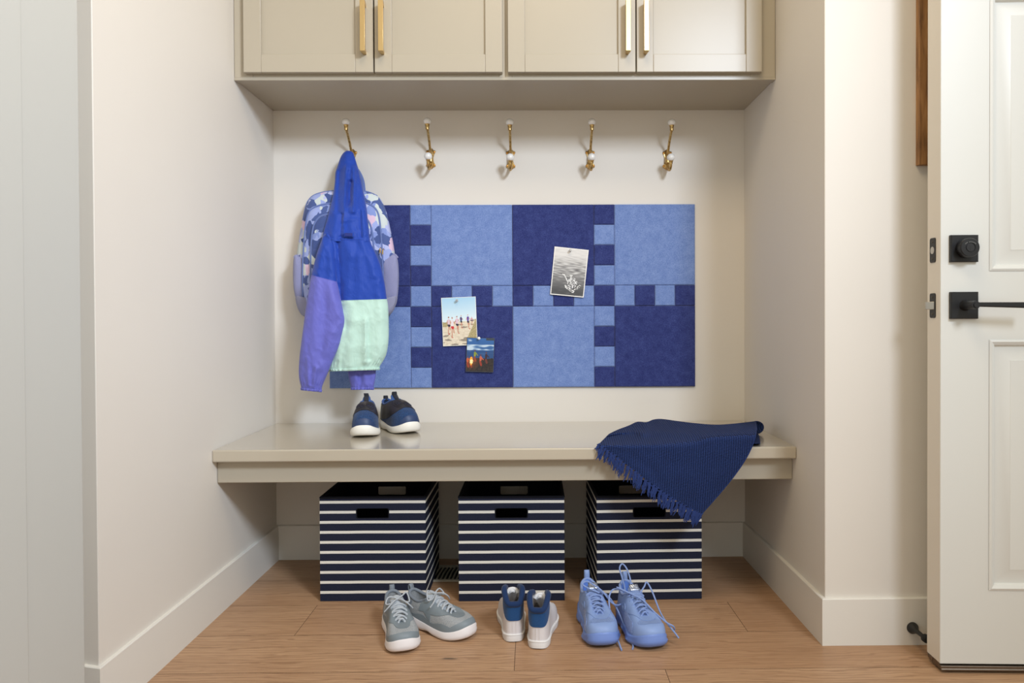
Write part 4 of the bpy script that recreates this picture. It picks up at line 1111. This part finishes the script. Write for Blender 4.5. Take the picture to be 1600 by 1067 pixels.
# ---- grey running shoes
GU = fabric('grey_knit', (150, 158, 158), .85, 260, .9, .14, .1)
t = NT(GU); v = t.coord(); vo = t.n('ShaderNodeTexVoronoi', Scale=640); t.l(v, vo.inputs['Vector'])
t.color(t.ramp(vo.outputs['Distance'], [(.1, (122, 128, 132)), (.6, (162, 165, 167))])); t.bump(vo.outputs['Distance'], .6, .0012)
GO = newmat('grey_synthetic_overlay', (122, 132, 138), .5, spec=.35)
GL = fabric('grey_lining', (118, 126, 136), .9, 700, .3)
GLACE = fabric('light_grey_lace', (172, 178, 184), .85, 700, .5)
GS = newmat('soft_white_foam', (232, 228, 228), .55, spec=.3)
GRT = [(0, .675, .275), (.030, .665, .280), (.050, .610, .310), (.056, .540, .345), (.062, .470, .380), (.078, .385, .400), (.098, .230, .345), (.072, .055, .385), (0, .020, .410), (-.072, .055, .385), (-.098, .230, .345), (-.078, .385, .400), (-.062, .470, .380), (-.056, .540, .345), (-.050, .610, .310), (-.030, .665, .280)]
def grey_shoe(label, toe, heel, mir):
    L = .218
    o = shoe_at('running_shoe', label, toe, heel, L, 0, 'grey running shoes')
    s = Shoe(L, 1.04, [(x, y, z * .93) for x, y, z in GRT], [(0, .165), (.15, .145), (.35, .115), (.6, .098), (.8, .10), (.93, .115), (1, .135)], mir, .05)
    b = .0
    s.sole([(-.024, 0), (-.010, .02), (.006, .16), (.015, .42), (.008, .66), (.009, .85), (.003, 1.0), (-.01, 1.0)], [(0, .012), (.1, 0), (.34, .006), (.45, .022), (.56, .004), (.8, 0), (1, .0)]).build('sole', GS, o, local=True, smooth=60)
    up = s.upper().build('upper', GU, o, local=True, smooth=60)
    w = lambda c, p=1: (lambda f: c * math.sin(math.pi * f) ** p)
    s.patch(-.145, .145, 0, lambda f: .20 + .20 * math.sin(math.pi * f)).build('toe_cap', GO, up, local=True, smooth=50)
    s.patch(.13, .40, 0, lambda f: .16 + .12 * math.sin(math.pi * f * 2) ** 2).build('side_overlay', GO, up, local=True, smooth=50)
    s.patch(-.40, -.13, 0, lambda f: .16 + .12 * math.sin(math.pi * f * 2) ** 2).build('side_overlay', GO, up, local=True, smooth=50)
    s.patch(-.345, .345, lambda f: .74 - .30 * abs(math.cos(math.pi * f)) ** 6 - .12 * abs(math.sin(math.pi * 3 * f)), 1.0, .0012, 110).build('eyestay', GO, up, local=True, smooth=50)
    for sg in (1, -1):
        s.patch(sg * .27, sg * .345, lambda f: .10 + .5 * f, lambda f: .5 + .5 * f, .0011, 20).build('side_stripe', GO, up, local=True, smooth=50)
    s.patch(.40, .60, .0, lambda f: .82 + .1 * math.sin(math.pi * f), .0011, 40).build('heel_counter', GL, up, local=True, smooth=50)
    MB().tube(s.collar(.315, .685, 0), .0042, 10).build('padded_collar', GL, up, local=True)
    tg = s.tongue(.665, .335, .245, .445, .042, .088).build('tongue', GLACE, o, local=True, solid=.004, solid_off=-1)
    m = MB()
    for pts in s.lace_rows((.055, .105, .155, .205, .255, .295), 0, .93, .0070): m.tube(pts, .0026, 7)
    q = s.warp(Vector((0, .42, .425)))
    for sg in (-1, 1):
        m.tube(catmull([q, q + Vector((sg * .012, -.002, .006)), q + Vector((sg * .024, -.004, .004 + .008 * (sg * mir > 0))), q + Vector((sg * .030, .004, -.008)), q + Vector((sg * .018, .010, -.006)), q + Vector((0, .002, .002))], 26), .0019, 7)
        m.tube(catmull([q, q + Vector((sg * .012, .016, .001)), q + Vector((sg * .026, .022, -.010)), q + Vector((sg * .036, .018, -.022))], 18), .0018, 7)
    m.ball(q, .0045, .0045, .004, 10, 8)
    m.build('laces', GLACE, o, local=True)
    loop_strap(s, up, 'heel_tab', GL, s.warp(Vector((0, .012, .375))), .013, .015, (0, -.003, 0))
grey_shoe('grey running shoe with white sole, toe to the camera, left one of its pair', (635, 1024), (617, 981), -1)
grey_shoe('grey running shoe with white sole, turned to the right, right one of its pair', (736, 1001), (657, 974), 1)

# ---- white high-tops
WL = newmat('white_leather', (216, 211, 211), .42, spec=.45); t = NT(WL); t.bump(t.noise(t.coord(), 420, 3), .12, .0005)
WS = newmat('white_rubber', (228, 226, 224), .5)
NC = fabric('blue_collar_cloth', (28, 70, 118), .7, 500, .3, .1)
NCD = fabric('dark_blue_binding', (18, 44, 84), .8, 500, .3, .1)
WLACE = fabric('white_lace', (222, 222, 224), .8, 700, .4)
WHT = [(0, .70, .300), (.028, .69, .305), (.044, .62, .36), (.052, .545, .43), (.060, .475, .51), (.078, .380, .61), (.120, .180, .650), (.082, .024, .520), (0, .000, .500), (-.082, .024, .520), (-.120, .180, .650), (-.078, .380, .61), (-.060, .475, .51), (-.052, .545, .43), (-.044, .62, .36), (-.028, .69, .305)]
def white_shoe(label, toe, heel, mir):
    L = .188
    o = shoe_at('high_top_shoe', label, toe, heel, L, 0, 'white high-top shoes')
    s = Shoe(L, 1.06, WHT, [(0, .105), (.3, .10), (.7, .10), (1, .12)], mir, .02, ctrl=(.97, .62), toe=.64)
    s.sole([(-.012, 0), (.002, .02), (.006, .25), (.008, .85), (.005, .98), (-.004, 1.0), (-.012, .98)]).build('sole', WS, o, local=True, smooth=50)
    m = MB().tube([s.warp(Vector((p_.x, p_.y, s.zt(p_.y) * .86))) for p_ in [s.B(k / 128, .009) for k in range(129)]], .0011, 6); m.build('sole_welt', WS, o, local=True)
    up = s.upper().build('upper', WL, o, local=True, smooth=60)
    s.patch(.36, .64, lambda f: .44 + .32 * abs(2 * f - 1) ** 4, 1.0, .0018, 60).build('heel_collar', NC, up, local=True, smooth=50)
    MB().tube(s.collar(.335, .665, 0), .0075, 12).build('padded_collar', NCD, up, local=True)
    for u_ in (.485, .515): MB().tube([s.S(u_, v_ / 20 * .6 + .02, .0005) for v_ in range(21)], .0006, 6).build('back_seam', WL, up, local=True)
    s.patch(-.10, .10, 0, lambda f: .16 + .20 * math.sin(math.pi * f)).build('toe_cap', WL, up, local=True, smooth=50)
    s.patch(-.33, .33, lambda f: .80 - .25 * abs(math.cos(math.pi * f)) ** 6, 1.0, .0012, 100).build('eyestay', WL, up, local=True, smooth=50)
    s.tongue(.69, .335, .29, .590, .040, .080, bulge=.0).build('tongue', WLACE, o, local=True, solid=.006, solid_off=-1)
    MB().tube([s.warp(Vector((.075 * math.sin(a_), .345 + .02 * math.cos(a_ * 2), .535 + .058 * math.cos(a_)))) for a_ in [R(-80 + 16 * k) for k in range(11)]], .0045, 8).build('tongue_padding', WLACE, o, local=True)
    m = MB()
    for pts in s.lace_rows((.055, .10, .145, .19, .235, .28), 0, .94, .007): m.tube(pts, .0018, 7)
    m.build('laces', WLACE, o, local=True)
white_shoe('white high-top shoe with blue heel collar, seen from behind, left one of its pair', (797, 958), (803, 1001), 1)
white_shoe('white high-top shoe with blue heel collar, seen from behind, right one of its pair', (853, 967), (841, 1011), -1)

# ---- light blue chunky trainers
BU = newmat('light_blue_synthetic', (132, 156, 204), .48, spec=.35); BS = newmat('blue_rubber', (112, 138, 202), .42, spec=.4)
BM = fabric('light_blue_mesh', (138, 166, 220), .8, 300, .6); t = NT(BM); sp = t.n('ShaderNodeSeparateXYZ'); t.l(t.coord(), sp.inputs[0])
rb = t.math('SINE', t.math('MULTIPLY', sp.outputs['X'], 2400)); t.color(t.ramp(rb, [(.2, (114, 138, 190)), (.8, (148, 170, 214))])); t.bump(rb, .6, .001)
BPER = fabric('perforated_blue', (122, 146, 196), .6, 300, .3); t = NT(BPER); vo = t.n('ShaderNodeTexVoronoi', Scale=360); t.l(t.coord(), vo.inputs['Vector']); t.color(t.ramp(vo.outputs['Distance'], [(.1, (96, 120, 176)), (.5, (136, 158, 206))])); t.bump(vo.outputs['Distance'], .6, .001)
BLACE = fabric('light_blue_lace', (130, 152, 200), .8, 700, .5); BIN_ = fabric('blue_lining', (104, 142, 222), .85, 500, .3)
SILV = newmat('silver_label', (176, 186, 206), .25, .7)
BLT = [(0, .660, .320), (.030, .650, .325), (.050, .595, .365), (.056, .530, .405), (.062, .460, .450), (.080, .375, .480), (.100, .230, .420), (.074, .060, .470), (0, .015, .510), (-.074, .060, .470), (-.100, .230, .420), (-.080, .375, .480), (-.062, .460, .450), (-.056, .530, .405), (-.050, .595, .365), (-.030, .650, .325)]
def blue_shoe(label, toe, heel, mir, laces):
    L = .226
    o = shoe_at('chunky_trainer', label, toe, heel, L, 0, 'light blue trainers')
    s = Shoe(L, 1.04, [(x, y, z * .84) for x, y, z in BLT], [(0, .17), (.1, .185), (.22, .145), (.42, .11), (.55, .125), (.72, .10), (.88, .115), (.95, .13), (1, .14)], mir, .045, ctrl=(1.02, .72), toe=.64)
    lob = lambda f: f
    m = MB(); rings = []
    for off, f in [(-.022, 0), (-.004, .03), (.016, .20), (.026, .45), (.012, .66), (.016, .84), (.004, 1.0), (-.012, 1.0)]:
        r_ = []
        for k in range(128):
            b_ = s.B(k / 128, 0); lo = .010 * math.cos(b_.y * 26) * math.exp(-((f - .4) / .35) ** 2); b_ = s.B(k / 128, off + lo)
            zb = sinterp([(0, .02), (.08, 0), (.30, .0), (.38, .035), (.50, .035), (.58, 0), (1, 0)], b_.y)[0]
            b_.z = zb + (s.zt(b_.y) - zb) * f; r_.append(s.warp(b_))
        rings.append(r_)
    m.grid(rings, cv=True)
    for r_ in (rings[0], rings[-1]):
        base = len(m.v); m.add(r_, [])
        for i in range(64):
            q = list(dict.fromkeys([base + i, base + i + 1, base + (127 - i) % 128, base + (128 - i) % 128]))
            if len(q) > 2: m.f.append(q); m.mi.append(0)
    m.build('sole', BS, o, local=True, smooth=60)
    up = s.upper().build('upper', BU, o, local=True, smooth=60)
    s.patch(-.115, .115, lambda f: .40 + .14 * math.sin(math.pi * f), lambda f: .50 + .42 * math.sin(math.pi * f), .0006, 40).build('vamp_mesh', BM, up, local=True, smooth=50)
    s.patch(-.15, .15, 0, lambda f: .28 + .24 * math.sin(math.pi * f), .0014).build('toe_cap', BU, up, local=True, smooth=50)
    s.patch(-.345, .345, lambda f: .70 - .30 * abs(math.cos(math.pi * f)) ** 5, 1.0, .0014, 110).build('eyestay', BU, up, local=True, smooth=50)
    for sg in (1, -1):
        s.patch(sg * .16, sg * .28, .08, lambda f: .42 + .2 * f, .0011, 20).build('side_panel', BPER, up, local=True, smooth=50)
        c_ = [s.S(sg * .30 + .022 * math.cos(a_), .50 + .12 * math.sin(a_), .0014) for a_ in [R(30 * k) for k in range(13)]]
        MB().tube(c_, .0011, 6).build('round_emblem', BU, up, local=True)
        c_ = [s.S(sg * .30 + .013 * math.cos(a_), .50 + .07 * math.sin(a_), .0014) for a_ in [R(30 * k) for k in range(13)]]
        MB().tube(c_, .0009, 6).build('round_emblem', BU, up, local=True)
    MB().tube(s.collar(.315, .685, 0), .0040, 10).build('padded_collar', BLACE, up, local=True)
    s.patch(.37, .63, .30, 1.0, -.0045, 40).build('lining', BIN_, up, local=True, smooth=50)
    tg = s.tongue(.655, .315,   .255, .490, .042, .080, bulge=.012).build('tongue', BM, o, local=True, solid=.005, solid_off=-1)
    # silver tongue label with raised letters
    fr = lambda a_, b_, h_: s.warp(Vector((-a_ * mir, .372 - b_ * .060, .448 + b_ * .040 - .35 * abs(a_) ** 2 * 3 + h_ - (0)))) + Vector((0, .0012, .0006))
    P = [[fr(-.054 + .108 * i / 8, -.2 + j / 4 * 1.2, 0) for j in range(5)] for i in range(9)]
    lb_ = MB().grid(P).build('tongue_label', SILV, tg, local=True, solid=.002, solid_off=0)
    def bar(a0, b0, a1, b1): m.tube([fr(a0, b0, .008), fr(a1, b1, .008)], .0007, 5)
    m = MB()
    bar(-.034, .25, -.034, .75); bar(-.034, .75, -.016, .25); bar(-.016, .25, -.016, .75)           # N
    bar(-.008, .75, .001, .5); bar(.010, .75, .001, .5); bar(.001, .5, .001, .25)                   # Y
    bar(.034, .75, .019, .70); bar(.019, .70, .019, .30); bar(.019, .30, .034, .25)                 # C
    m.build('raised_letters', newmat('bright_silver', (225, 230, 238), .2, .8) if 'bright_silver' not in bpy.data.materials else bpy.data.materials['bright_silver'], lb_, local=True)
    m = MB()
    for pts in s.lace_rows((.055, .10, .15, .20, .25, .29), 0, .92, .0075): m.tube(pts, .0020, 7)
    rt_, it_ = o.matrix_basis.copy(), None
    for path in laces:
        m.tube(catmull([Vector((x * mir * L, y * L, z * L)) for x, y, z in path], 60), .0021, 8)
    m.build('laces', BLACE, o, local=True)
    loop_strap(s, up, 'heel_tab', BU, s.warp(Vector((0, .012, .435))), .014, .020, (0, -.003, 0))
blue_shoe('light blue chunky trainer, nearer the white high-tops, left one of its pair', (947, 1015), (922, 968), -1,
    [[(.05, .46, .42), (-.06, .42, .46), (-.13, .38, .50), (-.06, .36, .52), (.08, .46, .44), (.20, .50, .30), (.32, .42, .26), (.40, .30, .36), (.38, .24, .50), (.36, .20, .60), (.40, .18, .645), (.44, .24, .60), (.46, .32, .50), (.44, .40, .44)],
     [(.05, .44, .42), (.16, .40, .36), (.26, .44, .22), (.30, .60, .10), (.30, .80, .03), (.31, .96, .012), (.28, 1.06, .012)]])
blue_shoe('light blue chunky trainer, right one of its pair, a loose lace over its toe', (1022, 1018), (981, 968), 1,
    [[(.05, .42, .42), (.16, .38, .46), (.22, .40, .50), (.12, .46, .46), (-.02, .56, .40), (-.12, .72, .30), (-.20, .86, .24), (-.27, .88, .20), (-.30, .84, .14)],
     [(-.05, .42, .42), (-.13, .34, .46), (-.17, .32, .50), (-.20, .42, .42), (-.21, .62, .28), (-.22, .78, .22), (-.26, .92, .16), (-.30, .96, .10)],
     [(.05, .44, .42), (.22, .34, .46), (.30, .36, .40), (.33, .46, .28), (.34, .60, .14), (.33, .76, .05), (.34, .92, .012)]])

# ---- navy slip-on trainers on the bench
VU = fabric('navy_knit', (34, 66, 118), .85, 300, .9, .2); t = NT(VU); vo = t.n('ShaderNodeTexVoronoi', Scale=380); t.l(t.coord(), vo.inputs['Vector'])
t.color(t.ramp(vo.outputs['Distance'], [(.1, (16, 32, 62)), (.6, (38, 68, 112))])); t.bump(vo.outputs['Distance'], .8, .0014)
VK = newmat('black_rubber_overlay', (50, 47, 51), .42, spec=.5); VT = newmat('navy_toe_skin', (38, 58, 96), .5); VC = fabric('blue_sock_lining', (60, 92, 150), .85, 500, .3)
VL = fabric('black_webbing', (40, 42, 50), .8, 500, .6, .2); VY = newmat('lime_stripe', (176, 184, 60), .6); VS = newmat('cream_white_foam', (232, 228, 218), .55)
VT_ = [(0, .440, .470), (.040, .435, .468), (.070, .415, .460), (.086, .375, .440), (.098, .325, .415), (.104, .260, .390), (.100, .170, .380), (.070, .050, .410), (0, .015, .430), (-.070, .050, .410), (-.100, .170, .380), (-.104, .260, .390), (-.098, .325, .415), (-.086, .375, .440), (-.070, .415, .460), (-.040, .435, .468)]
def navy_shoe(label, toe, heel, mir):
    L = .208
    o = shoe_at('slip_on_shoe', label, toe, heel, L, .4605, 'navy slip-on trainers')
    s = Shoe(L, 1.06, VT_, [(0, .15), (.2, .13), (.45, .10), (.7, .095), (.85, .105), (.94, .12), (.98, .135), (1, .14)], mir, .045, ctrl=(.98, .80), toe=.50)
    s.sole([(-.018, 0), (-.002, .03), (.014, .22), (.020, .55), (.012, .85), (.002, 1.0), (-.012, 1.0)], [(0, .01), (.1, 0), (.36, .004), (.45, .02), (.55, .004), (1, 0)]).build('sole', VS, o, local=True, smooth=60)
    up = s.upper().build('upper', VU, o, local=True, smooth=60)
    s.patch(-.12, .12, 0, lambda f: .10 + .14 * math.sin(math.pi * f), .0008).build('toe_skin', VT, up, local=True, smooth=50)
    s.patch(-.40, .40, lambda f: .60 - .56 * abs(2 * f - 1) ** 1.25, lambda f: .95 - .05 * abs(2 * f - 1), .0016, 120).build('elastic_overlay', VK, up, local=True, smooth=50)
    for k_, (a_, b_) in enumerate(((.21, .075), (.155, .056), (.10, .037), (.045, .016))):
        ring = [s.S(a_ * .62 * math.sin(th), .76 - b_ * 2.3 * math.cos(th), .0022) for th in [R(12 * k) for k in range(31)]]
        MB().tube(ring, .0017, 6).build('moulded_ridge', VK, up, local=True)
    MB().tube(s.collar(0, 1, 0, 128), .0030, 10).build('padded_collar', VC, up, local=True)
    P = [[s.warp(Vector((.082 * c_ * (1 - .35 * f), .445 - f * .105, .455 + f * .105 - .05 * c_ * c_))) for c_ in [k / 6 - 1 for k in range(13)]] for f in [i / 8 for i in range(9)]]
    tg = MB().grid(P).build('tongue', VC, o, local=True, solid=.003)
    loop_strap(s, tg, 'tongue_loop', VL, s.warp(Vector((0, .362, .52))), .014, .012, (.002, .004, 0), .0016)
    P = [s.warp(Vector((0, .46 - f * .11, .468 + f * .082))) + Vector((0, .002, .0015)) for f in [i / 6 for i in range(7)]]
    MB().grid([[p_ + Vector((-.007, 0, 0)), p_ + Vector((.007, 0, 0))] for p_ in P]).build('webbing_strip', VL, tg, local=True, solid=.0015)
    loop_strap(s, up, 'heel_loop', VL, s.warp(Vector((0, .015, .42))), .013, .012, (0, -.003, 0), .0016)
    for sg in (1, -1): s.patch(sg * .405, sg * .425, .02, .75, .0016, 8).build('lime_stripe', VY, up, local=True, smooth=50)
    s.patch(.43, .57, 0, .80, .0014, 30).build('heel_counter', VK, up, local=True, smooth=50)
navy_shoe('navy slip-on trainer on the bench, toe straight to the camera, left one of its pair', (569, 685.5), (576, 669), -1)
navy_shoe('navy slip-on trainer on the bench, turned to the right, right one of its pair', (643, 679.5), (609, 669), 1)

# ------------------------------------------------------------------ light and camera
def area(name, loc, target, size, power, col, size_y=None):
    l = bpy.data.lights.new(name, 'AREA'); l.energy = power; l.color = col; l.shape = 'RECTANGLE'; l.size = size; l.size_y = size_y or size
    o = bpy.data.objects.new(name, l); COL.objects.link(o); o.location = loc
    o.rotation_euler = (Vector(target) - Vector(loc)).to_track_quat('-Z', 'Y').to_euler(); return o
key = area('key_light', (2.15, -3.0, 2.45), (-.1, -.3, .8), .55, 23.5, (.75, .85, 1.0)); key.data.spread = R(85)  # unseen key placed from shadow directions, no actual window; beam narrowed towards the alcove
area('overhead_fill', (.9, -1.7, 2.7), (.9, -1.5, 0), .8, 18.5, (1.0, .80, .54))  # added overhead fill, fitted to even the tones; no such lamp known
w = bpy.data.worlds.new('room_beyond'); SC.world = w; w.use_nodes = True
w.node_tree.nodes['Background'].inputs[0].default_value = (1.0, .985, .885, 1)
w.node_tree.nodes['Background'].inputs[1].default_value = .88
cam = bpy.data.cameras.new('camera'); co = bpy.data.objects.new('camera', cam); COL.objects.link(co)
cam.sensor_width = 36; cam.lens = F * 36 / 1600; cam.shift_x = -SX / 1600; cam.shift_y = SY / 1600
cam.clip_start = .02
M = Matrix((RM[0], RM[2], -RM[1])).transposed().to_4x4(); M.translation = CAM
co.matrix_world = M
cam.dof.use_dof = True; cam.dof.focus_distance = 2.15; cam.dof.aperture_fstop = 7.1
SC.camera = co
SC.view_settings.view_transform = 'Standard'; SC.view_settings.look = 'None'; SC.view_settings.exposure = 0.0; SC.view_settings.gamma = 1
SC.view_settings.use_curve_mapping = False
SC.cycles.use_denoising = True
